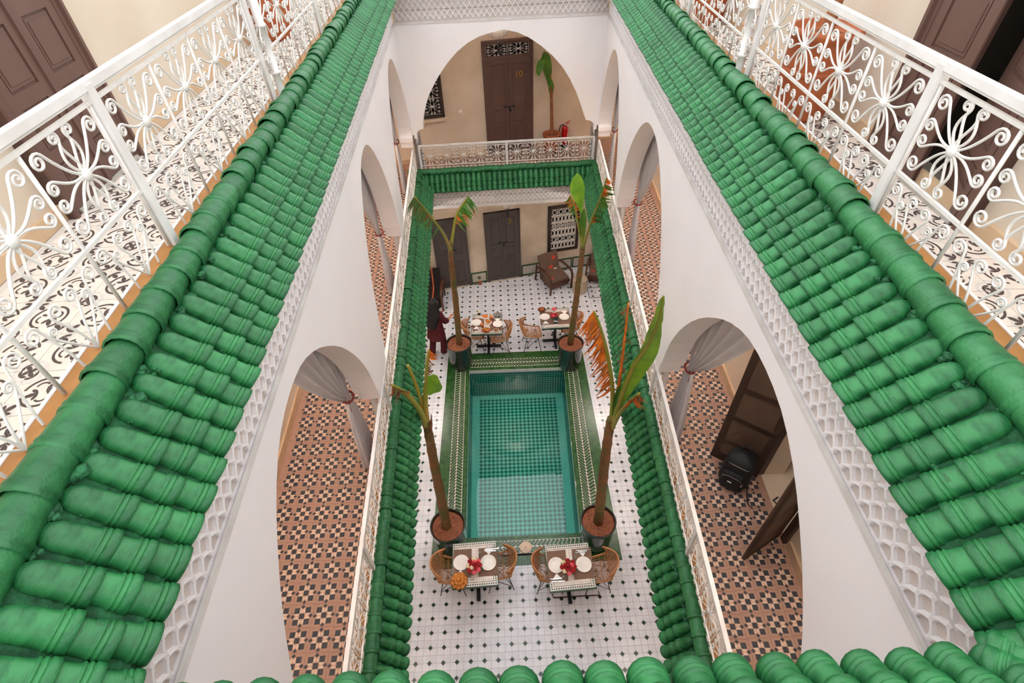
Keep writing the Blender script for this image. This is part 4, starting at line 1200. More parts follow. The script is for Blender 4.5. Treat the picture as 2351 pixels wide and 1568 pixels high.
# --- far left pot
P1 = Vector((-1.165, 8.54, 0)); P2 = Vector((1.39, 8.37, 0)); P3 = Vector((-1.18, 4.13, 0)); P4 = Vector((1.35, 4.08, 0))
pot('black glazed pot beside the woman in maroon', P1); pot('black glazed pot in front of the table with the basket of dates', P2)
pot('black glazed pot behind the table with the golden pastries', P3); pot('black glazed pot behind the bouquet table without pastries', P4)
SZ = .70
rt, B = banana('banana plant with two torn leaves in a V beside the woman in maroon', P1 + Vector((0, 0, SZ)), P1.y, [(1054, 781), (1047, 700), (1040, 640), (1035, 585), (1033, 555)], .068, .046)
s = rel([(1034, 575), (1020, 540), (1000, 512), (975, 480), (952, 452)], P1.y, B, -1.5); stalk(rt, s, .035, .012)
mb = MB(); shreds(mb, s[8:], -1, .26, CAMDIR, .5, 46, .03, .25); obj('leaf', mb, M['leaf_d'], rt)
mb = MB(); shreds(mb, s[10:], -1, .22, CAMDIR, .6, 14, .02, .3); obj('dry_edge', mb, M['leaf_brown'], rt)
s = rel([(1034, 575), (1040, 535), (1046, 500), (1058, 475), (1074, 452)], P1.y, B, .15); stalk(rt, s, .035, .010)
mb = MB(); shreds(mb, s[9:], 1, .26, CAMDIR, .5, 34, .03, .3); obj('leaf', mb, M['leaf_d'], rt)
mb = MB(); shreds(mb, s[12:], 1, .28, CAMDIR, .9, 18, .014, .5); obj('dry_edge', mb, M['leaf_dry'], rt)
mb = MB(); shreds(mb, s[8:14], 1, .12, CAMDIR, .5, 10, .02, .3); obj('dry_edge', mb, M['leaf_dry'], rt)
# --- far right pot
rt, B = banana('banana plant with one upright bright green leaf by the armchairs', P2 + Vector((0, 0, SZ)), P2.y, [(1310, 781), (1320, 710), (1328, 650), (1334, 600), (1338, 565)], .068, .046)
s = rel([(1338, 580), (1336, 530), (1335, 490)], P2.y, B); stalk(rt, s, .03, .015)
mid = rel([(1336, 500), (1334, 470), (1331, 440), (1328, 415), (1326, 397)], P2.y, B, .1); n = len(mid)
mb = MB(); blade(mb, mid, [w*1.2 for w in leaf_w(n, .15, .62)], leaf_w(n, .09, .6), CAMDIR, .35); obj('leaf', mb, M['leaf'], rt, True)
mid = rel([(1338, 555), (1337, 520), (1339, 495), (1342, 478)], P2.y, B, -.05); n = len(mid)
mb = MB(); blade(mb, mid, leaf_w(n, .07), leaf_w(n, .07), CAMDIR, .4); obj('leaf', mb, M['leaf_d'], rt, True)
s = rel([(1337, 565), (1328, 520), (1320, 480), (1308, 447)], P2.y, B, .1); stalk(rt, s, .024, .008)
mb = MB(); shreds(mb, s[8:], 0, .12, CAMDIR, .8, 26, .018, .5); obj('dry_leaf', mb, M['leaf_dry'], rt)
mb = MB(); shreds(mb, s[7:], -1, .12, CAMDIR, .6, 14, .02, .5); obj('leaf', mb, M['leaf_d'], rt)
s = rel([(1339, 570), (1350, 530), (1362, 495), (1378, 455), (1393, 408)], P2.y, B, -1.3); stalk(rt, s, .03, .010)
mb = MB(); shreds(mb, s[8:19], 1, .20, CAMDIR, .25, 30, .045, .12); obj('leaf', mb, M['leaf_d'], rt)
mb = MB()
for a, b in ():
    m_ = s[a:b]; mb2 = [m_[0] + (m_[-1]-m_[0])*i/6 for i in range(7)]
    blade(mb, [m_[0].lerp(m_[-1], .5) + Vector((.03*i, -.01*i, -.005*i)) for i in range(8)], [.075*(1-i/14) for i in range(8)], [.075*(1-i/14) for i in range(8)], CAMDIR, .1)
mb = MB(); shreds(mb, s[16:], 1, .12, CAMDIR, .4, 14, .03, .3); obj('dry_leaf', mb, M['leaf_dry'], rt)
mb = MB(); shreds(mb, s[8:11], 1, .10, CAMDIR, .5, 6, .03, .3); obj('dry_leaf', mb, M['leaf_dry'], rt)
# --- near left pot
rt, B = banana('banana plant with three cut back stalks beside the pastry table', P3 + Vector((0, 0, SZ)), P3.y, [(1027, 1215), (1010, 1130), (996, 1060), (985, 1000), (978, 965)], .080, .05)
s = rel([(980, 985), (965, 945), (940, 912), (915, 893), (900, 884)], P3.y, B, -.3); stalk(rt, s, .045, .014)
mb = MB(); shreds(mb, s[14:], 0, .16, CAMDIR, 1.2, 18, .025, .6); obj('dry_leaf', mb, M['leaf_brown'], rt)
mb = MB(); shreds(mb, s[11:15], 1, .07, CAMDIR, .8, 10, .02, .4); obj('dry_leaf', mb, M['leaf_dry'], rt)
s = rel([(977, 970), (966, 920), (952, 875), (936, 838)], P3.y, B, .05); stalk(rt, s, .03, .018)
s = rel([(980, 975), (976, 930), (979, 880), (980, 840), (984, 804)], P3.y, B, .05); stalk(rt, s, .045, .012)
mid = rel([(978, 905), (986, 890), (997, 878), (986, 862)], P3.y, B, -.06); n = len(mid)
mb = MB(); blade(mb, [mid[0].lerp(mid[-1], i/7) + Vector((.01*i, 0, 0)) for i in range(8)], [.06, .07, .08, .09, .085, .07, .05, .02], [.05, .08, .12, .14, .13, .10, .06, .02], CAMDIR, -.3)
obj('leaf', mb, M['leaf'], rt, True)
mb = MB(); shreds(mb, s[11:18], 1, .09, CAMDIR, .9, 16, .014, .8); obj('dry_leaf', mb, M['leaf_brown'], rt)
mb = MB(); shreds(mb, s[17:], 1, .11, CAMDIR, .3, 9, .02, .3); obj('dry_leaf', mb, M['leaf_dry'], rt)
mb = MB(); shreds(mb, s[9:11], 1, .08, CAMDIR, .3, 6, .03, .3); obj('dry_leaf', mb, M['leaf_dry'], rt)
obj('sheath', MB().tube(rel([(985, 1000), (990, 975), (990, 950)], P3.y, B, -.06), [.03, .03, .004]+[.004]*8 if False else lerp_list([.032, .003], 11), 8), M['leaf_brown'], rt, True)
# --- near right pot
rt, B = banana('tall banana plant with a broad green leaf and orange dry leaves', P4 + Vector((0, 0, SZ)), P4.y, [(1375, 1190), (1383, 1110), (1391, 1040), (1398, 990), (1403, 960)], .080, .052)
s = rel([(1402, 985), (1406, 930), (1405, 880), (1394, 810), (1378, 750), (1364, 715)], P4.y, B, .05); stalk(rt, s, .036, .010)
mb = MB(); shreds(mb, s[9:], -1, .24, CAMDIR, 1.0, 70, .022, .4); obj('dry_leaf', mb, M['leaf_dry'], rt)
mb = MB(); shreds(mb, s[10:], -1, .24, CAMDIR, 1.3, 24, .012, .6); obj('dry_leaf', mb, M['leaf_brown'], rt)
s = rel([(1408, 970), (1420, 890), (1428, 830), (1436, 760), (1443, 695)], P4.y, B, -.1); stalk(rt, s, .026, .008, 'leaf_dry')
mb = MB(); shreds(mb, s[8:], 0, .10, CAMDIR, .8, 46, .010, .6); obj('dry_leaf', mb, M['leaf_brown'], rt)
mid = rel([(1406, 975), (1425, 915), (1452, 845), (1488, 790), (1512, 735), (1522, 680)], P4.y, B, -.95); n = len(mid)
stalk(rt, mid, .034, .008)
wl = lerp_list([.02, .03, .04, .045, .035, .06, .085, .07, .035], n); wr = lerp_list([.02, .03, .10, .155, .15, .10, .045, .025, .015], n)
mb = MB(); blade(mb, mid, wl, wr, CAMDIR, .18); obj('leaf', mb, M['leaf'], rt, True)
mid2 = rel([(1404, 975), (1412, 930), (1420, 895), (1428, 880)], P4.y, B, -.1)
mb = MB(); blade(mb, mid2, leaf_w(len(mid2), .04), leaf_w(len(mid2), .09), CAMDIR, .4); obj('leaf', mb, M['leaf_d'], rt, True)
s = rel([(1404, 985), (1422, 950), (1445, 925), (1468, 903)], P4.y, B, -.6); stalk(rt, s, .034, .014)
mb = MB(); shreds(mb, s[11:], 0, .15, CAMDIR, 1.2, 30, .022, .6); obj('dry_leaf', mb, M['leaf_dry'], rt)
mb = MB(); shreds(mb, s[13:], 0, .15, CAMDIR, 1.2, 12, .022, .6); obj('dry_leaf', mb, M['leaf_brown'], rt)
# terracotta pots on terrace and in galleries
def tpot(label, loc, r, h, stem=None, leaves=0):
    root = thing('terracotta_pot', label, 'pot', loc, 0, None)
    obj('pot_body', MB().lathe([(0, 0), (r*.72, 0), (r*.78, .03), (r*.98, h*.55), (r*.98, h*.62), (r*.90, h*.86), (r*1.0, h*.90), (r*1.06, h*.95), (r*1.04, h), (r*.92, h), (r*.86, h*.93), (0, h*.88)], 32), M['terracotta'], root, True)
    obj('relief_band', MB().lathe([(r*.985, h*.52), (r*1.02, h*.54), (r*1.02, h*.57), (r*.985, h*.59)], 32), M['terracotta'], root, True)
    obj('soil', MB().lathe([(0, h*.93), (r*.88, h*.91)], 20), M['soil'], root)
    if stem:
        path = smooth_path([Vector(p) for p in stem], 5)
        obj('stem', MB().tube(path, lerp_list([.048, .034, .026], len(path)), 10), M['leaf_brown'], root, True)
        mb = MB(); shreds(mb, path, 0, .05, Vector((0, -1, .2)), .2, 20, .015); obj('bark_flakes', mb, M['leaf_brown'], root)
    return root
tpot('large terracotta pot with a cut banana stem beside the door left ajar', V3(PRp(4.12, OUT_RT-.30), H2), .235, .62, [(0, 0, .55), (.02, .02, .9), (.05, .05, 1.6)])
tpot('terracotta pot farther along the terrace of the door left ajar', V3(PRp(7.1, OUT_RT-.28), H2), .24, .60, [(0, 0, .5), (.02, .03, 1.2)])
tpot('terracotta pot on the terrace of the closed brown door', V3(PLp(7.25, OUT_L-.30), H2), .25, .62, [(0, 0, .5), (-.02, .02, 1.2)])
tpot('terracotta pot half hidden behind the middle arch curtain', V3(PLp(9.75, OUT_L-.30), H1), .24, .55)
pp = tpot('terracotta pot with a small leafy banana plant beside door 10', onfar(1.14, H1, .30), .20, .42, [(0, 0, .35), (.0, .05, .7), (-.02, .10, 1.25), (-.05, .14, 1.62)])
mb = MB(); mid = smooth_path([(-.05, .14, 1.30), (-.10, .12, 1.62), (-.17, .08, 1.95), (-.20, .02, 2.12)], 4); n = len(mid)
blade(mb, mid, leaf_w(n, .10, .6), leaf_w(n, .12, .6), Vector((.2, -1, .2)), .2)
mid = smooth_path([(-.06, .13, 1.45), (-.16, .05, 1.50), (-.22, .0, 1.42), (-.26, -.02, 1.30)], 4)
mid = smooth_path([(-.02, .12, 1.22), (-.03, .09, 1.42), (-.07, .06, 1.62)], 4)
blade(mb, mid, leaf_w(len(mid), .07), leaf_w(len(mid), .06), Vector((.2, -1, .2)), .3)
mid = smooth_path([(-.14, .09, 1.95), (-.25, .03, 1.90), (-.31, -.02, 1.76), (-.31, -.03, 1.66)], 4)
blade(mb, mid, leaf_w(len(mid), .08), leaf_w(len(mid), .08), Vector((.2, -1, .4)), .2)
obj('leaf', mb, M['leaf_d'], pp, True)
# fire extinguisher
fe = thing('fire_extinguisher', 'red fire extinguisher with black hose beside door 10', 'fire extinguisher', onfar(1.50, H1, .14), FWA)
obj('cylinder', MB().lathe([(0, .03), (.07, .03), (.075, .05), (.075, .42), (.066, .46), (.04, .49), (.025, .50), (0, .50)], 24), M['red'], fe, True)
obj('base_ring', MB().lathe([(0, 0), (.077, 0), (.077, .06), (.07, .06)], 24), M['black'], fe, True)
obj('valve', MB().lathe([(.02, .49), (.022, .54), (0, .545)], 12), M['steel'], fe, True)
mb = MB(); mb.seg((.0, 0, .545), (.12, -.01, .60), .022, .008); mb.seg((.0, 0, .53), (.10, -.01, .55), .022, .008); obj('handle', mb, M['red'], fe)
obj('hose', MB().tube(smooth_path([(-.02, 0, .52), (-.11, -.01, .50), (-.14, -.01, .36), (-.11, -.02, .20), (-.085, -.02, .14)], 5), .012, 8), M['black'], fe, True)
obj('label', MB().grid([[Vector((.0765*math.cos(a), .0765*math.sin(a), z)) for a in [-.9+.12*i for i in range(8)]] for z in (.20, .36)]), M['china'], fe, True)
# ================================================================== TABLES, CHAIRS, BREAKFAST
TZ = .755
def table(label, c, rz, mosaic_dark=True):
    root = thing('mosaic_table', label, 'table', (c[0], c[1], 0), rz, 'zellij topped breakfast tables')
    S = .715
    top = obj('tabletop', MB().box((0, 0, TZ-.018), (S, S, .036)), M['ttop'], root)
    e = TZ
    mb = MB()
    def sq(x, y, d, mi, dz=.0012):
        mb.add([(x-d, y, e+dz), (x, y-d, e+dz), (x+d, y, e+dz), (x, y+d, e+dz)], [(0, 1, 2, 3)], mi)
    def rect(x0, y0, x1, y1, mi, dz=.0008): mb.add([(x0, y0, e+dz), (x1, y0, e+dz), (x1, y1, e+dz), (x0, y1, e+dz)], [(0, 1, 2, 3)], mi)
    h = S/2
    rect(-h+.012, -h+.012, h-.012, h-.012, 0, .0004)
    for s_ in (-1, 1):
        for v in (-h+.062, ): pass
    w0, w1 = h-.075, h-.067
    rect(-w1, -w1, w1, -w0, 1); rect(-w1, w0, w1, w1, 1); rect(-w1, -w0, -w0, w0, 1); rect(w0, -w0, w1, w0, 1)
    n = 18; st = (2*(h-.036))/n
    for k in range(n+1):
        p = -(h-.036) + k*st
        for a in (-(h-.036), h-.036):
            sq(p, a, .0155, 1); 
            if 0 < k < n: sq(a, p, .0155, 1)
    m = 11; st = 2*(w0-.03)/m
    for i in range(m+1):
        for j in range(m+1): sq(-(w0-.03)+i*st, -(w0-.03)+j*st, .0062, 2)
    stuff(obj('mosaic', mb, [M['zwhite'], M['tgreen'], M['cdark']], top))
    obj('edge_band', MB().box((0, 0, TZ-.040), (S+.004, S+.004, .012)), M['black'], root)
    obj('pedestal', MB().box((0, 0, .37), (.055, .055, .66)), M['black'], root)
    b = MB()
    for an in (0, PI/2): b.box((0, 0, .022), (.60, .06, .044), rz=an)
    obj('cross_foot', b, M['black'], root)
    b = MB()
    for an in (0, PI/2): b.box((0, 0, .70), (.5, .04, .03), rz=an)
    obj('top_brace', b, M['black'], root)
    return root
M['ttop'] = mat('table_green_edge', (52, 86, 66), (70, 104, 82), 10, .4)
M['tgreen'] = mat('table_green_zellij', (34, 66, 50), (48, 84, 64), 20, .3)
tNL = Vector((-.71, 3.45)); tNR = Vector((.78, 3.34)); tFL = Vector((-.51, 9.12)); tFR = Vector((1.13, 9.22))
T1 = table('mosaic breakfast table carrying the golden pastries', tNL, .035)
T2 = table('mosaic breakfast table with bouquet and plates, no pastries', tNR, .045)
T3 = table('mosaic breakfast table crowded with orange juice, breads and teapot', tFL, -.03)
T4 = table('mosaic breakfast table with the upright menu card and dates basket', tFR, .02)
# --- rattan chair
def make_chair():
    root = thing('rattan_chair', 'x', 'chair', (0, 0, 0), 0, 'rattan chairs at the breakfast tables')
    def S(u, v):
        # v 0..1 front edge of the seat to the top of the back ; u -1..1 across
        a = abs(u)
        if v < .5:
            f = v/.5
            x = .215*u*(1-.10*(1-f)); y = -.24 + .40*f; z = .445 - .03*math.sin(PI*f) + (a**3)*(.03+.10*f)
            y += .02*a*a*(1-f)
        else:
            f = (v-.5)/.5
            ang = f*1.25
            x = u*(.215 + .03*f)*(1 - .05*f); y = .16 + .13*math.sin(ang)*(1-.0*a) - a**2.4*(.14*f + .05*f*f)
            z = .445 + .40*f**1.15 + (a**3)*.13*(1-f) - (a**2)*.075*f
        return Vector((x, y, z))
    mb = MB()
    for k in range(17):
        u = -.92 + 1.84*k/16
        mb.tube([S(u, v) for v in [i/18*.5 for i in range(19)]], .0055, 5, False)
    for v in (.03, .13, .25, .37, .47): mb.tube([S(u, v) - Vector((0, 0, .006)) for u in [-1+i/8 for i in range(17)]], .0065, 5, False)
    obj('seat', mb, M['rattan'], root, True)
    mb = MB()
    for k in range(21):
        u = -.95 + 1.9*k/20
        mb.tube([S(u, .5 + i/12*.5) for i in range(13)], .0068, 5, False)
    for v in (.56, .66, .78, .9): mb.tube([S(u, v) + Vector((0, .006, 0)) for u in [-1+i/8 for i in range(17)]], .007, 5, False)
    obj('backrest', mb, M['rattan'], root, True)
    rim = [S(1, i/16) for i in range(17)] + [S(1-i/8, 1) for i in range(1, 16)] + [S(-1, 1-i/16) for i in range(17)] + [S(-1+i/6, 0) for i in range(1, 12)]
    rim.append(rim[0])
    obj('rim', MB().tube(rim, .014, 7, False), M['rattan'], root, True)
    for sx in (-1, 1):
        for sy, yt, yb in ((-1, -.14, -.22), (1, .12, .20)):
            obj('leg', MB().tube([(sx*.13, yt, .425), (sx*.21, yb, .0)], .0075, 6), M['black'], root)
    for sx in (-1, 1):
        obj('cross_brace', MB().tube([(sx*.135, -.145, .40), (-sx*.195, .19, .08)], .0055, 6) if False else MB().tube([(sx*.145, -.155, .37), (sx*.19, .18, .10)], .0055, 6), M['black'], root)
    obj('cross_brace', MB().tube([(-.145, -.155, .38), (.19, .185, .11)], .0055, 6), M['black'], root)
    obj('cross_brace', MB().tube([(.145, -.155, .38), (-.19, .185, .11)], .0055, 6), M['black'], root)
    return root
ch0 = make_chair()
chairs = [((-1.12, 3.47), PI/2-.05, 'rattan chair between the pastry table and its black pot'),
          ((-.33, 3.50), -PI/2+.08, 'rattan chair between the pastry table and the skimmer lid side'),
          ((.47, 3.42), PI/2-.04, 'rattan chair at the bouquet table without pastries, on its skimmer lid side'),
          ((1.26, 3.38), -PI/2+.05, 'rattan chair beside the black pot at the bouquet table without pastries'),
          ((-.84, 9.10), PI/2, 'rattan chair next to the woman in maroon'),
          ((-.20, 8.97), -PI/2+.05, 'rattan chair at the crowded juice table, back to the dates basket table'),
          ((.53, 9.06), PI/2+.06, 'rattan chair pulled out from the menu card table'),
          ((1.50, 9.20), -PI/2, 'rattan chair hidden behind the trunk at the menu card table')]
for i, (p, rz, lab) in enumerate(chairs):
    c = ch0 if i == 0 else copy_tree(ch0)
    c.location = (p[0], p[1], 0); c.rotation_euler = (0, 0, rz); c['label'] = lab
# --- small service items
def P(px, py, z=TZ): return UZ(px, py, z)
TB = TZ + .0018
def place_mat(label, corners, rz, group):
    cs = [P(*c, TB) for c in corners]
    mb = MB().prism([(p.x, p.y) for p in cs], TB, TB+.003)
    c = sum(cs, Vector())/4
    o = obj('placemat', mb, M['mat']); tag(o, label, 'placemat', group)
    m2 = MB()
    a, b, d = cs[0], cs[1], cs[3]
    return o
def ccw(l): return l
place_mat('brown woven placemat under the plate next to the golden pastries', [(1040, 1328), (1083, 1325), (1083, 1260), (1041, 1263)], 0, 'brown placemats')
place_mat('brown woven placemat opposite the golden pastries', [(1098, 1324), (1143, 1321), (1141, 1256), (1099, 1259)], 0, 'brown placemats')
place_mat('brown woven placemat at the bouquet table, skimmer lid side', [(1260, 1337), (1305, 1334), (1298, 1262), (1254, 1266)], 0, 'brown placemats')
place_mat('brown woven placemat at the bouquet table, black pot side', [(1319, 1331), (1365, 1327), (1356, 1257), (1312, 1261)], 0, 'brown placemats')
place_mat('brown woven placemat at the crowded juice table, pot side', [(1085, 759), (1111, 759), (1111, 731), (1085, 731)], 0, 'brown placemats')
place_mat('brown woven placemat at the crowded juice table, teapot side', [(1125, 759), (1152, 758), (1151, 730), (1124, 730)], 0, 'brown placemats')
place_mat('brown woven placemat under the dates basket side of the menu card table', [(1241, 746), (1272, 745), (1268, 716), (1240, 716)], 0, 'brown placemats')
place_mat('brown woven placemat on the trunk side of the menu card table', [(1281, 745), (1312, 743), (1305, 714), (1276, 716)], 0, 'brown placemats')
plate_me = None
def plate(label, px, py, r=.125):
    global plate_me
    p = P(px, py, TZ+.012)
    root = thing('dinner_plate', label, 'plate', (p.x, p.y, TB+.003), 0, 'white dinner plates')
    if plate_me is None:
        plate_me = (mesh('plate_rim', MB().lathe([(.075, .006), (.082, .009), (.122, .019), (.125, .021), (.124, .018), (.08, .004), (.07, 0), (0, 0)], 36), M['china'], True),
                    mesh('plate_well', MB().lathe([(0, .0055), (.060, .0055), (.076, .0062)], 36), M['china'], True))
    link('rim', plate_me[0], root, Matrix.Diagonal((r/.125, r/.125, 1, 1))); link('well', plate_me[1], root, Matrix.Diagonal((r/.125, r/.125, 1, 1)))
plate('white plate beside the golden pastries', 1059, 1292); plate('white plate across the bouquet from the golden pastries', 1121, 1292)
plate('white plate at the bouquet table, skimmer lid side', 1277, 1298); plate('white plate at the bouquet table, black pot side', 1340, 1296)
plate('white plate at the crowded juice table, next to the black pot', 1094, 741, .12); plate('white plate at the crowded juice table, below the teapot', 1143, 744, .12)
plate('white plate below the dates basket', 1251, 728, .12); plate('white plate between bouquet and banana trunk', 1295, 728, .12)
def napkin(label, px, py, rz, cut=True):
    p = P(px, py, TZ+.01)
    root = thing('napkin', label, 'napkin', (p.x, p.y, TB+.0032), rz, 'folded white napkins')
    obj('folded_cloth', MB().prism([(-.075, -.03), (.075, -.03), (.0, .07)], 0, .006), M['napkin'], root)
    obj('top_fold', MB().prism([(-.055, -.025), (.055, -.025), (.0, .05)], .006, .009), M['napkin'], root)
    return root
def cutlery(label, px, py, rz, kind):
    p = P(px, py, TZ+.01)
    root = thing(kind, label, kind, (p.x, p.y, TB+.0125), rz, 'steel cutlery')
    if kind == 'knife':
        obj('handle', MB().box((-.055, 0, .003), (.10, .014, .006)), M['steel'], root); obj('blade', MB().prism([(0, -.008), (.10, -.009), (.115, .002), (.10, .008), (0, .007)], 0, .002), M['steel'], root)
    else:
        obj('handle', MB().box((-.05, 0, .003), (.11, .010, .005)), M['steel'], root)
        t = MB(); t.box((.02, 0, .003), (.04, .02, .003))
        for k in (-1.5, -.5, .5, 1.5): t.box((.06, k*.0062, .003), (.05, .0035, .003))
        obj('tines', t, M['steel'], root)
napkin('white napkin under cutlery beside the golden pastries', 1057, 1318, .03); napkin('white napkin under cutlery across from the golden pastries', 1122, 1264, PI)
napkin('white napkin under cutlery, skimmer lid side of the bouquet table', 1279, 1326, .05); napkin('white napkin under cutlery, black pot side of the bouquet table', 1337, 1268, PI)
napkin('white napkin on the pot side of the crowded juice table', 1094, 753, 0); napkin('white napkin on the teapot side of the crowded juice table', 1142, 733, PI)
napkin('white napkin on the dates side of the menu card table', 1253, 741, 0); napkin('white napkin on the trunk side of the menu card table', 1296, 716, PI)
cutlery('steel knife across the pastry table from the pastries', 1130, 1260, 0, 'knife'); cutlery('steel fork across the pastry table from the pastries', 1127, 1265, 0, 'fork')
cutlery('steel knife on the skimmer lid side of the bouquet table', 1281, 1335, .03, 'knife'); cutlery('steel fork on the skimmer lid side of the bouquet table', 1279, 1329, .03, 'fork')
cutlery('steel knife on the black pot side of the bouquet table', 1337, 1263, .03, 'knife'); cutlery('steel fork on the black pot side of the bouquet table', 1336, 1268, .03, 'fork')
cutlery('steel knife on the pot side of the crowded juice table', 1094, 757, 0, 'knife'); cutlery('steel knife on the dates side of the menu card table', 1254, 744.5, 0, 'knife')
def glass(label, px, py, fill=None, h=.11, r=.032, z=TZ):
    p = P(px, py, z+h*.5)
    root = thing('drinking_glass', label, 'glass', (p.x, p.y, TB+.0035), 0, 'drinking glasses')
    obj('glass_wall', MB().lathe([(0, .004), (r*.75, .0), (r*.8, .002), (r, h), (r*.94, h), (r*.74, .008), (0, .008)], 20), M['glass'], root, True)
    if fill: obj('juice', MB().lathe([(0, .009), (r*.73, .009), (r*.90, h*.82), (0, h*.82)], 20), M[fill], root, True)
glass('clear water glass beside the golden pastries', 1083, 1328); glass('clear water glass beside the napkin of the pastry table', 1102, 1266)
glass('clear water glass by the bouquet, skimmer lid side', 1294, 1323); glass('clear water glass by the bouquet, black pot side', 1320, 1277)
glass('glass of orange juice beside the white cup and saucer', 1128, 730, 'orange', .12, .04); glass('glass of orange juice beside the plate next to the black pot', 1107, 747, 'orange', .12, .045)
def bouquet(label, px, py, seed, r=.105, h=.16, cols=('rose_red', 'rose_red', 'rose_red', 'rose_red', 'rose_pink', 'rose_cream', 'rose_red')):
    rnd = random.Random(seed)
    p = P(px, py, TZ+h*.7)
    root = thing('rose_bouquet', label, 'bouquet', (p.x, p.y, TB+.0035), 0, 'rose bouquets on the tables')
    obj('vase', MB().lathe([(0, 0), (.04, 0), (.048, .03), (.042, .09), (.046, .10), (.042, .10), (.038, .06), (0, .02)], 18), M['glass'], root, True)
    mb = MB()
    for k in range(26):
        a = rnd.uniform(0, 6.28); rr = rnd.uniform(.02, r*1.05); z = h - .045 - rr*.25
        d = Vector((math.cos(a), math.sin(a), .2)); s_ = Vector((-math.sin(a), math.cos(a), 0))
        c = Vector((rr*math.cos(a), rr*math.sin(a), z)); l = rnd.uniform(.03, .055)
        mb.add([c, c+d*l*.5+s_*.014, c+d*l, c+d*l*.5-s_*.014], [(0, 1, 2, 3)])
    for k in range(8): mb.tube([(0, 0, .02), (.06*math.cos(k), .06*math.sin(k), h-.04)], .003, 5)
    obj('leaves', mb, M['green_leaf'], root)
    spots = [(0, 0)] + [(r*.52, 2*PI*k/5+.3) for k in range(5)] + [(r*.95, 2*PI*k/8) for k in range(8)]
    for i, (rr, a) in enumerate(spots):
        rr *= rnd.uniform(.85, 1.05)
        c = Vector((rr*math.cos(a), rr*math.sin(a), h + .035 - rr*.5))
        b = MB(); s_ = rnd.uniform(.027, .036)
        b.ball(c, s_*.62, 8, 5)
        for ring_, q in ((.55, 5), (.95, 7)):
            for k in range(q):
                an = 2*PI*k/q + ring_
                o_ = c + Vector((math.cos(an), math.sin(an), 0))*s_*ring_*.8 + Vector((0, 0, -s_*ring_*.45))
                b.ball(o_, s_*.52, 6, 4, (1, 1, .8))
        obj('rose', b, M[cols[rnd.randrange(len(cols))]], root, True)
    return root
bouquet('bouquet of red, pink and cream roses beside the golden pastries', 1089, 1300, 3); bouquet('bouquet of red, pink and cream roses with fern at the table without pastries', 1305, 1303, 8, .105)
bouquet('bouquet of red and cream roses behind the menu card', 1272, 727, 5, .07)
# fern sprig in the second bouquet is part of the greenery
def platter(label, px, py):
    p = P(px, py, TZ+.05)
    root = thing('pastry_platter', label, 'platter', (p.x, p.y, TB+.0035))
    obj('dish', MB().lathe([(0, .0), (.09, 0), (.128, .02), (.135, .026), (.128, .026), (.09, .008), (0, .008)], 28), M['tgreen'], root, True)
    rnd = random.Random(4)
    k = 0
    for rr, q, z in ((.105, 10, .034), (.058, 7, .062), (0.0, 1, .088)):
        for i in range(q):
            a = 2*PI*i/q + rr*9; c = Vector((rr*math.cos(a), rr*math.sin(a), z))
            d = Vector((-math.sin(a+.5), math.cos(a+.5), .1))
            path = [c + d*(.048*t) + Vector((math.cos(a), math.sin(a), 0))*(-.016*t*t) for t in (-1, -.6, -.2, .2, .6, 1)]
            obj('pastry', MB().tube(path, [.007, .021, .030, .030, .021, .007], 8), M['pastry'], root, True)
platter('dish heaped with golden crescent pastries at the table edge', 1054, 1333)
# crowded far left table
def dish(name, label, cat, px, py, r, m, food, foodm, n=7, sq=1.0, deep=.02):
    p = P(px, py, TZ+.02)
    root = thing(name, label, cat, (p.x, p.y, TB+.0035))
    Mx = Matrix.Diagonal((1, sq, 1, 1))
    obj('dish', MB().lathe([(0, 0), (r*.6, 0), (r*.95, deep), (r, deep+.004), (r*.93, deep+.004), (r*.6, .006), (0, .006)], 28), M[m], root, True, Mx)
    rnd = random.Random(n)
    for k in range(n):
        a = 2*PI*k/n*1.7; rr = r*.55*math.sqrt((k+.3)/n)
        b = MB()
        if food == 'crescent':
            c = Vector((rr*math.cos(a), sq*rr*math.sin(a), deep+.014)); b.tube([c+Vector((.035*math.cos(t), .02*math.sin(t), 0)) for t in (0, .6, 1.2, 1.9, 2.5, 3.1)], [.005, .013, .017, .017, .013, .005], 7)
        elif food == 'slice':
            b.lathe([(0, .012), (.035, .010), (.038, .004), (.03, 0)], 12, c=Vector((rr*math.cos(a), sq*rr*math.sin(a), deep+.004+.005*k)))
        else: b.ball(Vector((rr*math.cos(a), sq*rr*math.sin(a), deep+.012+.004*(k % 3))), .018, 7, 5, (1, 1, .8))
        obj(food, b, M[foodm], root, True)
    return root
dish('bread_plate', 'white plate of flat breads between the two juice glasses', 'plate', 1121, 740, .09, 'china', 'slice', 'pastry', 5, 1, .016)
dish('pastry_plate', 'white plate of orange pastries behind the juice glasses', 'plate', 1114, 728, .085, 'china', 'crescent', 'orange', 6, 1, .018)
dish('bread_basket', 'oval basket of round breads at the table edge', 'basket', 1116, 759, .115, 'terracotta', 'slice', 'pastry', 4, .72, .03)
dish('nut_bowl', 'small bowl of nuts beside the bread basket', 'bowl', 1139, 759, .065, 'disc', 'nut', 'leaf_brown', 8, 1, .02)
dish('dates_basket', 'round brown basket heaped with dates', 'basket', 1244, 712, .10, 'basket', 'date', 'terracotta', 22, 1, .03)
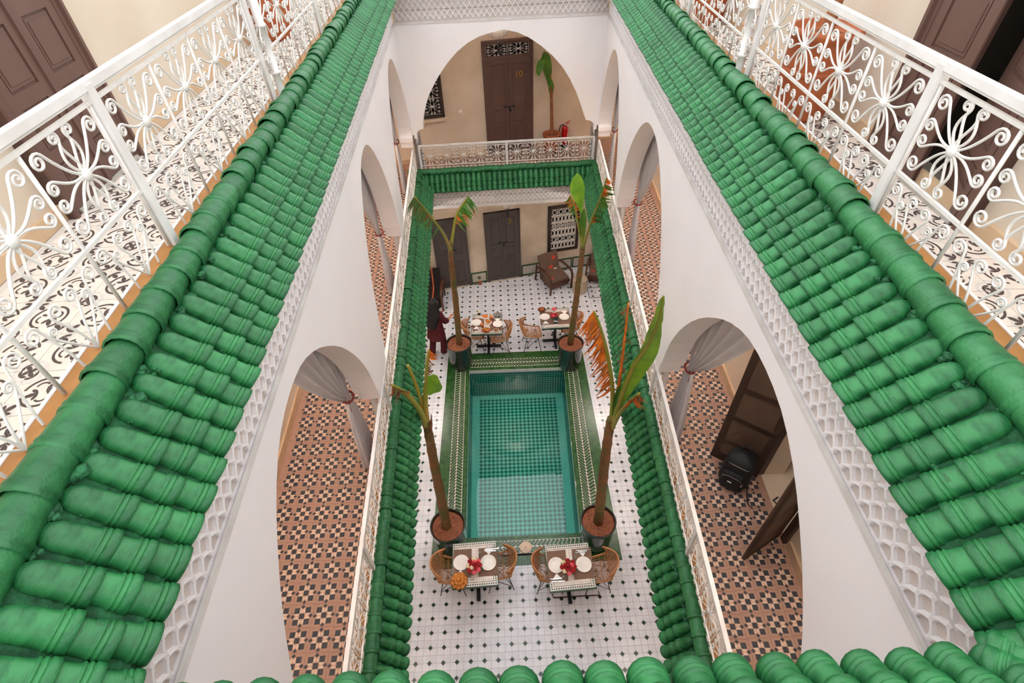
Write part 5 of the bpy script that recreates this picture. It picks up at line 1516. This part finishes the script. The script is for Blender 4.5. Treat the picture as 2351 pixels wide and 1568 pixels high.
def cup(label, px, py):
    p = P(px, py, TZ+.02)
    root = thing('coffee_cup', label, 'cup', (p.x, p.y, TB+.0035), 0, 'white cups on saucers')
    obj('saucer', MB().lathe([(0, 0), (.03, 0), (.055, .008), (.055, .010), (.03, .004), (0, .004)], 20), M['china'], root, True)
    obj('cup_wall', MB().lathe([(0, .006), (.018, .005), (.03, .045), (.026, .045), (.016, .012), (0, .011)], 18), M['china'], root, True)
    obj('coffee', MB().lathe([(0, .036), (.024, .036)], 14), M['leaf_brown'], root)
cup('white cup and saucer beside the teapot', 1126, 724); cup('white cup and saucer beside the bread basket', 1102, 755)
p = P(1143, 725, TZ)
tp = thing('teapot', 'silver teapot on a tray at the crowded juice table', 'teapot', (p.x, p.y, TB))
obj('tray', MB().lathe([(0, 0), (.10, 0), (.11, .012), (.104, .012), (.095, .004), (0, .004)], 28), M['steel'], tp, True)
obj('body', MB().lathe([(0, .006), (.035, .006), (.055, .03), (.052, .07), (.03, .10), (.022, .115), (.026, .12), (.015, .14), (.004, .155), (0, .165)], 22), M['steel'], tp, True)
obj('spout', MB().tube(smooth_path([(.04, 0, .05), (.08, 0, .06), (.095, 0, .10), (.115, 0, .115)], 4), lerp_list([.014, .006], 13), 8), M['steel'], tp, True)
obj('handle', MB().tube(smooth_path([(-.045, 0, .09), (-.09, 0, .10), (-.095, 0, .05), (-.05, 0, .035)], 4), .006, 7), M['steel'], tp, True)
for i, (dx, dy) in enumerate(((-.06, .06), (.05, .07), (.075, -.055), (-.02, -.08))): obj('tea_glass', MB().lathe([(0, 0), (.018, 0), (.022, .055), (.020, .055), (.016, .004), (0, .004)], 12), M['glass'], tp, True, Matrix.Translation((dx, dy, .005)))
p = P(1100, 722, TZ)
jr = thing('jam_jar', 'dark jar with pale lid at the corner of the crowded juice table', 'jar', (p.x, p.y, TB))
obj('jar_body', MB().lathe([(0, 0), (.035, 0), (.038, .01), (.038, .06), (.03, .07), (0, .07)], 18), M['black'], jr, True); obj('lid', MB().lathe([(.033, .07), (.033, .085), (0, .088)], 18), M['rose_cream'], jr, True)
pet = MB(); rnd = random.Random(2)
for k, (px, py) in enumerate(((1089, 733), (1101, 733), (1085, 750), (1132, 739), (1131, 747), (1135, 751), (1147, 754), (1089, 760), (1107, 741))):
    p = P(px, py, TB+.006)
    o = MB()
    for q in range(3):
        a = rnd.uniform(0, 6.28); o.ball((.012*math.cos(a), .012*math.sin(a), .004), .013, 6, 4, (1, 1, .35))
    tag(obj('rose_petals', o, M['rose_red'], None, True, Matrix.Translation((p.x, p.y, TB+.003))), 'red rose petals ' + ('beside the dark jar', 'behind the pot side plate', 'at the pot side table edge', 'right of the flat breads', 'below the flat breads', 'left of the nut bowl', 'right of the nut bowl', 'left of the bread basket', 'left of the flat breads')[k] + ' on the juice table', 'petals', 'rose petals on the crowded juice table')
# menu card and flower cup
p = P(1276, 744, TZ)
mc = thing('menu_card', 'upright dark green menu card with a diagonal white band', 'menu card', (p.x, p.y, TB), .05)
obj('card', MB().prism([(-.045, -.004), (.045, -.004), (.045, .004), (-.045, .004)], 0, .20), M['menu'], mc, False, Matrix.Rotation(-.12, 4, 'X'))
obj('white_band', MB().add([(-.045, -.0065, .085), (.045, -.0065, .055), (.045, -.0065, .085), (-.045, -.0065, .115)], [(0, 1, 2, 3)]), M['napkin'], mc, False, Matrix.Rotation(-.12, 4, 'X'))
p = P(1272, 711, TZ+.05)
fc = thing('flower_cup', 'white cup holding one big pink flower at the menu card table', 'cup', (p.x, p.y, TB))
obj('cup_wall', MB().lathe([(0, 0), (.03, 0), (.045, .06), (.040, .06), (.026, .006), (0, .006)], 18), M['china'], fc, True)
b = MB()
for q, rr, z in ((5, .02, .085), (8, .042, .075), (1, 0, .095)):
    for k in range(q): b.ball((rr*math.cos(2*PI*k/q), rr*math.sin(2*PI*k/q), z), .02, 6, 4, (1, 1, .7))
obj('flower', b, M['rose_pink'], fc, True)
# rusty frame on the floor under the bouquet table
a, b, c, d = UZ(1269, 1358, .25), UZ(1270, 1372, .01), UZ(1378, 1366, .01), UZ(1377, 1352, .25)
mb = MB().tube([(a.x, a.y+.05, .012), (b.x, b.y, .012), (c.x, c.y, .012), (d.x, d.y+.05, .012)], .010, 6)
tag(obj('floor_frame', mb, M['iron_dark']), 'thin rust brown metal bar on the floor under the bouquet table', 'metal bar')

# ================================================================== ARMCHAIRS, POUF, KILIM BENCH
def armchair(label, c, rz):
    root = thing('armchair', label, 'armchair', (c[0], c[1], 0), rz, 'taupe upholstered armchairs')
    # local: front is -y
    mb = MB()
    def cushion(mb, cx, cy, cz, sx, sy, sz, rx):
        Mx = Matrix.Translation((cx, cy, cz)) @ Matrix.Rotation(rx, 4, 'X')
        n = 8; top, bot = [], []
        for j in range(n+1):
            rt_, rb = [], []
            for i in range(n+1):
                u, v = i/n*2-1, j/n*2-1
                b = (1-abs(u)**5)*(1-abs(v)**5)
                rt_.append(Mx @ Vector((u*sx/2, v*sy/2, sz/2*(.55+.45*b)))); rb.append(Mx @ Vector((u*sx/2, v*sy/2, -sz/2*(.55+.45*b))))
            top.append(rt_); bot.append(rb)
        mb.grid(top); mb.grid([r[::-1] for r in bot])
        for s0, s1 in ((top[0], bot[0]), (bot[-1], top[-1]), ([r[-1] for r in top], [r[-1] for r in bot]), ([r[0] for r in bot], [r[0] for r in top])): mb.grid([s0[::-1], s1[::-1]])
    cushion(mb, 0, -.02, .37, .56, .62, .15, .10)
    mb.box((0, -.02, .22), (.54, .60, .18))
    seat = obj('seat_cushion', mb, M['fabric'], root, True)
    mb = MB(); cushion(mb, 0, .29, .61, .58, .48, .14, 1.25); back = obj('back_cushion', mb, M['fabric'], root, True)
    rnd = random.Random(int(c[0]*100))
    for par, T in ((seat, lambda x, y: Vector((x, y-.02, .452 + .0*y))), (back, lambda x, y: Vector((x, .215+.27*y, .66+.93*y)))):
        pass
    Ms = Matrix.Translation((0, -.02, .37)) @ Matrix.Rotation(.10, 4, 'X'); Mbk = Matrix.Translation((0, .29, .61)) @ Matrix.Rotation(1.25, 4, 'X')
    for (Mx, x, y, sx, sy, m, par) in ((Ms, .10, .12, .10, .05, 'stripe_light', seat), (Ms, .03, -.10, .07, .07, 'stripe_dark', seat), (Ms, -.18, -.2, .07, .06, 'redpatch', seat),
                                      (Mbk, .13, .09, .11, .11, 'redpatch', back), (Mbk, 0, -.15, .14, .09, 'redpatch', back), (Mbk, -.15, .08, .12, .02, 'stripe_dark', back), (Mbk, -.15, .03, .12, .02, 'stripe_dark', back)):
        b = MB().add([Mx @ Vector((x+sx/2*a, y+sy/2*b_, .079)) for a, b_ in ((-1, -.8), (.9, -1), (1, .9), (-.8, 1))], [(0, 1, 2, 3)])
        obj('patch', b, M[m], par)
    for sx in (-1, 1):
        arm = smooth_path([(sx*.33, .34, .50), (sx*.335, .12, .585), (sx*.335, -.16, .60), (sx*.335, -.36, .56), (sx*.335, -.41, .40), (sx*.335, -.385, 0)], 5)
        mb = MB()
        for a, b in zip(arm[:-1], arm[1:]): mb.seg(a, b + (b-a)*.12, .055, .03, up=(0, -.5, 1))
        obj('arm', mb, M['wood'], root)
        obj('leg', MB().seg((sx*.33, .36, .55), (sx*.33, .44, 0), .035, .05), M['wood'], root)
    obj('apron', MB().box((0, -.33, .26), (.62, .03, .09)), M['wood'], root)
    return root
armchair('taupe armchair with red patches below the screened window', (1.31, 11.50), .46)
armchair('taupe armchair in the corner, farther from door 3', (2.62, 11.64), -.30)
pf = UZ(1330, 668, 0)
po = thing('striped_pouf', 'round pouf with brown and cream vertical stripes between the armchairs', 'pouf', (pf.x, pf.y, 0))
for mi, (m, sh) in enumerate((('stripe_light', 0), ('stripe_dark', 1))):
    mb = MB(); n = 64; r = .20
    prof = [(.02, .455), (r*.8, .45), (r*.97, .43), (r, .40), (r*1.02, .22), (r, .04), (r*.95, .0)]
    for k in range(sh, n, 2):
        a0, a1 = 2*PI*k/n, 2*PI*(k+1)/n
        mb.grid([[Vector((rr*math.cos(a), rr*math.sin(a), z)) for a in (a0, a1)] for rr, z in prof[::-1]])
    obj(m, mb, M[m], po)
# kilim covered bench at the foot of the unnumbered door
kb = thing('kilim_bench', 'wooden armed bench covered by a black kilim with orange stripes', 'bench', (0, 0, 0))
xL, xR = -2.72, -1.76
prof = [(11.24, .94), (11.21, .95), (11.16, .93), (11.10, .70), (11.03, .48), (10.96, .43), (10.78, .42), (10.62, .43), (10.575, .41), (10.57, .12)]
mb, mbo = MB(), MB()
edges = [xL + (xR-xL)*f for f in (0, .12, .145, .33, .355, .55, .58, .77, .805, 1.0)]
for k, (a, b) in enumerate(zip(edges[:-1], edges[1:])):
    t = mbo if k % 2 else mb; d_ = .004 if k % 2 else 0
    t.grid([[Vector((x, y-d_, z+d_)) for x in (a, b)] for y, z in prof[::-1]])
mb.grid([[Vector((xR, y, z)) for y, z in prof], [Vector((xR, 11.2, min(z, .5)*.3)) for y, z in prof]])
obj('kilim', mb, M['kilim'], kb); obj('kilim_stripes', mbo, M['kilim_o'], kb)
mb = MB(); 
for (y0, z0), (y1, z1) in zip(prof[2:-2], prof[3:-1]): pass
obj('seat_frame', MB().box(((xL+xR)/2, 10.86, .33), (xR-xL-.02, .54, .14)), M['darkwood'], kb)
obj('back_frame', MB().box(((xL+xR)/2, 11.20, .55), (xR-xL-.02, .05, .74)), M['darkwood'], kb)
arm = smooth_path([(xR+.035, 11.2, .60), (xR+.035, 10.9, .62), (xR+.035, 10.62, .58), (xR+.035, 10.55, .40), (xR+.035, 10.56, 0)], 5)
mb = MB()
for a, b in zip(arm[:-1], arm[1:]): mb.seg(a, b+(b-a)*.1, .055, .035, up=(0, -.5, 1))
obj('arm', mb, M['wood'], kb)
obj('leg', MB().seg((xR+.035, 11.2, .62), (xR+.035, 11.24, 0), .04, .05), M['wood'], kb)
for y in (10.62, 11.2): obj('leg', MB().box((xL+.05, y, .16), (.06, .06, .32)), M['wood'], kb)

# ================================================================== BACKPACK
bp = thing('backpack', 'black backpack standing on the gallery floor against an open door leaf', 'backpack', (2.42, 2.99, H1), -.667)
def sack(w, d, h, c, tap=.85, n=16, m=10):
    rows = []
    for i in range(m+1):
        f = i/m; z = h*f
        k = (1-abs(2*f-1)**6)**.35 if 0 < f < 1 else .05
        k *= 1 - (1-tap)*f
        row = []
        for q in range(n):
            a = 2*PI*q/n; ca, sa = math.cos(a), math.sin(a)
            row.append(Vector(c) + Vector((math.copysign(abs(ca)**.55, ca)*w/2*k, math.copysign(abs(sa)**.6, sa)*d/2*k*(1+.12*math.sin(PI*f)), z)))
        rows.append(row)
    return MB().grid(rows, close=True)
obj('main_bag', sack(.34, .24, .54, (0, 0, 0)), M['black_cloth'], bp, True)
fpk = obj('front_pocket', sack(.27, .13, .30, (0, -.10, .03)), M['black_cloth'], bp, True)
obj('zip', MB().tube([(-.11, -.155, .24), (-.05, -.168, .29), (.05, -.168, .29), (.11, -.155, .24)], .004, 5), M['steel'], fpk)
obj('zip_pull', MB().box((.10, -.165, .22), (.012, .006, .04)), M['steel'], fpk)
obj('logo_patch', MB().box((-.02, -.172, .20), (.045, .006, .012)), M['china'], fpk)
obj('upper_zip', MB().tube([(-.14, -.06, .40), (-.08, -.12, .44), (.08, -.12, .44), (.14, -.06, .40)], .005, 5), M['steel'], bp)
obj('grab_handle', MB().tube(smooth_path([(-.05, .07, .50), (-.03, .08, .56), (.03, .08, .56), (.05, .07, .50)], 4), .010, 6), M['black_cloth'], bp, True)
for sx in (-1, 1): obj('shoulder_strap', MB().tube(smooth_path([(sx*.08, .11, .46), (sx*.12, .17, .34), (sx*.13, .15, .16), (sx*.14, .12, .05)], 4), .016, 6, flat=.4), M['black_cloth'], bp, True)
obj('loose_strap', MB().tube(smooth_path([(.15, -.02, .10), (.20, -.10, .02), (.24, -.18, .008), (.30, -.20, .008)], 4), .009, 6, flat=.4), M['black_cloth'], bp, True)

# ================================================================== PERSON
def skin_chain(name, joints, bones, root_i, m, parent, sub=2):
    me = bpy.data.meshes.new(name); me.from_pydata([j[0] for j in joints], bones, []); me.materials.append(m)
    o = bpy.data.objects.new(name, me); COL.objects.link(o); o.parent = parent
    sk_ = o.modifiers.new('skin', 'SKIN'); sk_.use_smooth_shade = True
    ly = me.skin_vertices[0] if me.skin_vertices else None
    if ly is None:
        bpy.context.view_layer.objects.active = o
        bm_attr = None
    if me.skin_vertices:
        for i, j in enumerate(joints):
            r = j[1]; me.skin_vertices[0].data[i].radius = (r, r) if not isinstance(r, tuple) else r
            me.skin_vertices[0].data[i].use_root = (i == root_i)
    ss = o.modifiers.new('sub', 'SUBSURF'); ss.levels = sub; ss.render_levels = sub
    return o
pb = UZ(1010, 812, 0)
per = thing('person', 'woman in maroon tunic and trousers with long black scarf, walking to the tables', 'person', (pb.x, pb.y, 0), 0)
# local: +x towards the table; she walks to the right, turned away from the viewer
import bmesh
def skin_body(name, joints, bones, root_i, m, parent, sub=2):
    bm = bmesh.new(); lay_ = bm.verts.layers.skin.verify()
    vs_ = [bm.verts.new(j[0]) for j in joints]
    for i, j in enumerate(joints):
        r = j[1]; vs_[i][lay_].radius = r if isinstance(r, tuple) else (r, r); vs_[i][lay_].use_root = (i == root_i)
    for a, b in bones: bm.edges.new((vs_[a], vs_[b]))
    me = bpy.data.meshes.new(name); bm.to_mesh(me); bm.free(); me.materials.append(m)
    o = bpy.data.objects.new(name, me); COL.objects.link(o); o.parent = parent
    s1 = o.modifiers.new('skin', 'SKIN'); s1.use_smooth_shade = True
    s2 = o.modifiers.new('sub', 'SUBSURF'); s2.levels = sub; s2.render_levels = sub
    return o
fw = Vector((.60, .80, 0)); sd = Vector((.80, -.60, 0))     # forward and right-hand side of the body
def J(f, s, z): v = fw*f + sd*s; return (v.x, v.y, z)
joints = [(J(0, 0, .86), .125), (J(.02, 0, 1.02), .105), (J(.04, 0, 1.18), (.13, .10)), (J(.06, 0, 1.32), .07), (J(.075, 0, 1.39), .047), (J(.09, 0, 1.46), .075), (J(.10, 0, 1.56), .07),
          (J(.03, .09, .82), .085), (J(.10, .09, .46), .058), (J(.06, .09, .09), .038), (J(.16, .09, .035), .032),
          (J(-.02, -.09, .82), .085), (J(-.06, -.09, .46), .058), (J(-.16, -.09, .10), .038), (J(-.07, -.09, .035), .032),
          (J(.06, .15, 1.30), .055), (J(.12, .22, 1.08), .042), (J(.32, .19, 1.02), .032), (J(.39, .18, 1.03), .024),
          (J(.05, -.15, 1.30), .055), (J(.10, -.21, 1.08), .042), (J(.28, -.17, 1.0), .032), (J(.35, -.15, 1.0), .024)]
bones = [(0, 1), (1, 2), (2, 3), (3, 4), (4, 5), (5, 6), (0, 7), (7, 8), (8, 9), (9, 10), (0, 11), (11, 12), (12, 13), (13, 14), (3, 15), (15, 16), (16, 17), (17, 18), (3, 19), (19, 20), (20, 21), (21, 22)]
# fingers on both hands
for wr_, base_s in ((18, .18), (22, -.15)):
    b0 = Vector(joints[wr_][0])
    for k, (ds, ln) in enumerate(((-.028, .055), (-.010, .068), (.010, .07), (.027, .06))):
        i = len(joints)
        joints.append((tuple(b0 + fw*.045 + sd*ds + Vector((0, 0, -.004))), .0085)); joints.append((tuple(b0 + fw*(.045+ln*.5) + sd*ds*1.1 + Vector((0, 0, -.012))), .008)); joints.append((tuple(b0 + fw*(.04+ln) + sd*ds + Vector((0, 0, -.032))), .007))
        bones += [(wr_, i), (i, i+1), (i+1, i+2)]
    i = len(joints); sg = -1 if base_s > 0 else 1
    joints.append((tuple(b0 + fw*.02 + sd*(.034*sg)), .009)); joints.append((tuple(b0 + fw*.055 + sd*(.048*sg) + Vector((0, 0, -.01))), .008)); bones += [(wr_, i), (i, i+1)]
skin_body('body', joints, bones, 0, M['skin'], per)
def loft(name, secs, m, closed=True, n=20, fold=0):
    rows = []
    for (f, s, z, a, b) in secs:
        c = Vector(J(f, s, z))
        rows.append([c + fw*(a*math.cos(2*PI*k/n)*(1+fold*math.sin(5*2*PI*k/n))) + sd*(b*math.sin(2*PI*k/n)*(1+fold*math.sin(7*2*PI*k/n))) for k in range(n)])
    mb = MB().grid(rows, close=True)
    return obj(name, mb, m, per, True)
loft('tunic', [(.06, 0, 1.375, .055, .07), (.06, 0, 1.345, .085, .15), (.055, 0, 1.29, .105, .20), (.05, 0, 1.18, .125, .185), (.035, 0, 1.04, .135, .175), (.02, 0, .92, .155, .195), (.01, 0, .80, .175, .215), (.0, 0, .66, .195, .235), (-.01, 0, .60, .20, .24)], M['maroon'], n=28, fold=.03)
for s_ in (1, -1):
    sp = [Vector(J(.06, .14*s_, 1.33)), Vector(J(.08, .20*s_, 1.20)), Vector(J(.12, .225*s_, 1.08)), Vector(J(.20, .215*s_, 1.05))]
    obj('sleeve', MB().tube(smooth_path(sp, 4), lerp_list([.075, .068, .062, .066], 13), 12), M['maroon'], per, True)
    top_, kn, an = (Vector(joints[7 if s_ > 0 else 11][0]), Vector(joints[8 if s_ > 0 else 12][0]), Vector(joints[9 if s_ > 0 else 13][0]))
    obj('trouser_leg', MB().tube(smooth_path([top_, kn, an + Vector((0, 0, -.02))], 5), lerp_list([.105, .085, .075, .08], 11), 14), M['maroon'], per, True)
    ft = Vector(joints[10 if s_ > 0 else 14][0])
    b = MB().ball(ft - fw*.05 + Vector((0, 0, .008)), .05, 12, 8, (1, 1, .85)); b = MB()
    c = ft - fw*.04
    rows = []
    for i in range(9):
        f = -1+2*i/8; w = .045*math.sqrt(max(.04, 1-abs(f)**3)); hgt = .075 if f < 0 else .075-.03*f
        q = c + fw*(f*.125)
        rows.append([Vector((q.x, q.y, 0)) + sd*(w*math.cos(a)) + Vector((0, 0, max(0.0, hgt*math.sin(a)))) for a in [PI*k/8 for k in range(9)]])
    b.grid(rows); obj('shoe', b, M['shoe'], per, True)
# head, face and long black scarf
hd = Vector(J(.105, 0, 1.515))
mb = MB(); rows = []
for i in range(13):
    a = -PI/2 + PI*i/12
    rows.append([hd + fw*(.085*math.cos(a)*math.cos(t)*(1.05 if math.cos(t) > 0 else .95)) + sd*(.072*math.cos(a)*math.sin(t)) + Vector((0, 0, .112*math.sin(a))) for t in [2*PI*k/16 for k in range(16)]])
mb.grid(rows, close=True)
mb.ball(hd + fw*.092 + Vector((0, 0, -.012)), .014, 8, 6, (1, 1, 1.6))
head = obj('head', mb, M['skin'], per, True)
for s_ in (1, -1):
    obj('eye', MB().ball(hd + fw*.079 + sd*(.028*s_) + Vector((0, 0, .008)), .010, 8, 6), M['dark'], head)
    obj('ear', MB().ball(hd + sd*(.072*s_) + Vector((0, 0, -.005)), .02, 8, 6, (.6, .6, 1.3)), M['skin'], head)
obj('mouth', MB().tube([tuple(hd + fw*.082 + sd*x + Vector((0, 0, -.052))) for x in (-.02, 0, .02)], .006, 6), M['rose_pink'], head)
rows = []
for (f, s_, z, a, b) in ((.095, 0, 1.65, .02, .02), (.095, 0, 1.637, .085, .075), (.09, 0, 1.58, .108, .104), (.085, 0, 1.50, .108, .112), (.07, 0, 1.43, .115, .125), (.04, 0, 1.36, .14, .18), (.01, 0, 1.28, .14, .205), (-.03, 0, 1.18, .12, .19), (-.07, 0, 1.06, .10, .17), (-.10, 0, .96, .07, .13), (-.11, 0, .92, .02, .05)):
    c = Vector(J(f-.022, s_, z))
    rows.append([c + fw*(a*math.cos(t)*(.88 if math.cos(t) > 0 else 1.0)) + sd*(b*math.sin(t)) for t in [2*PI*k/20 for k in range(20)]])
obj('head_scarf', MB().grid(rows[::-1], close=True), M['hair'], per, True)
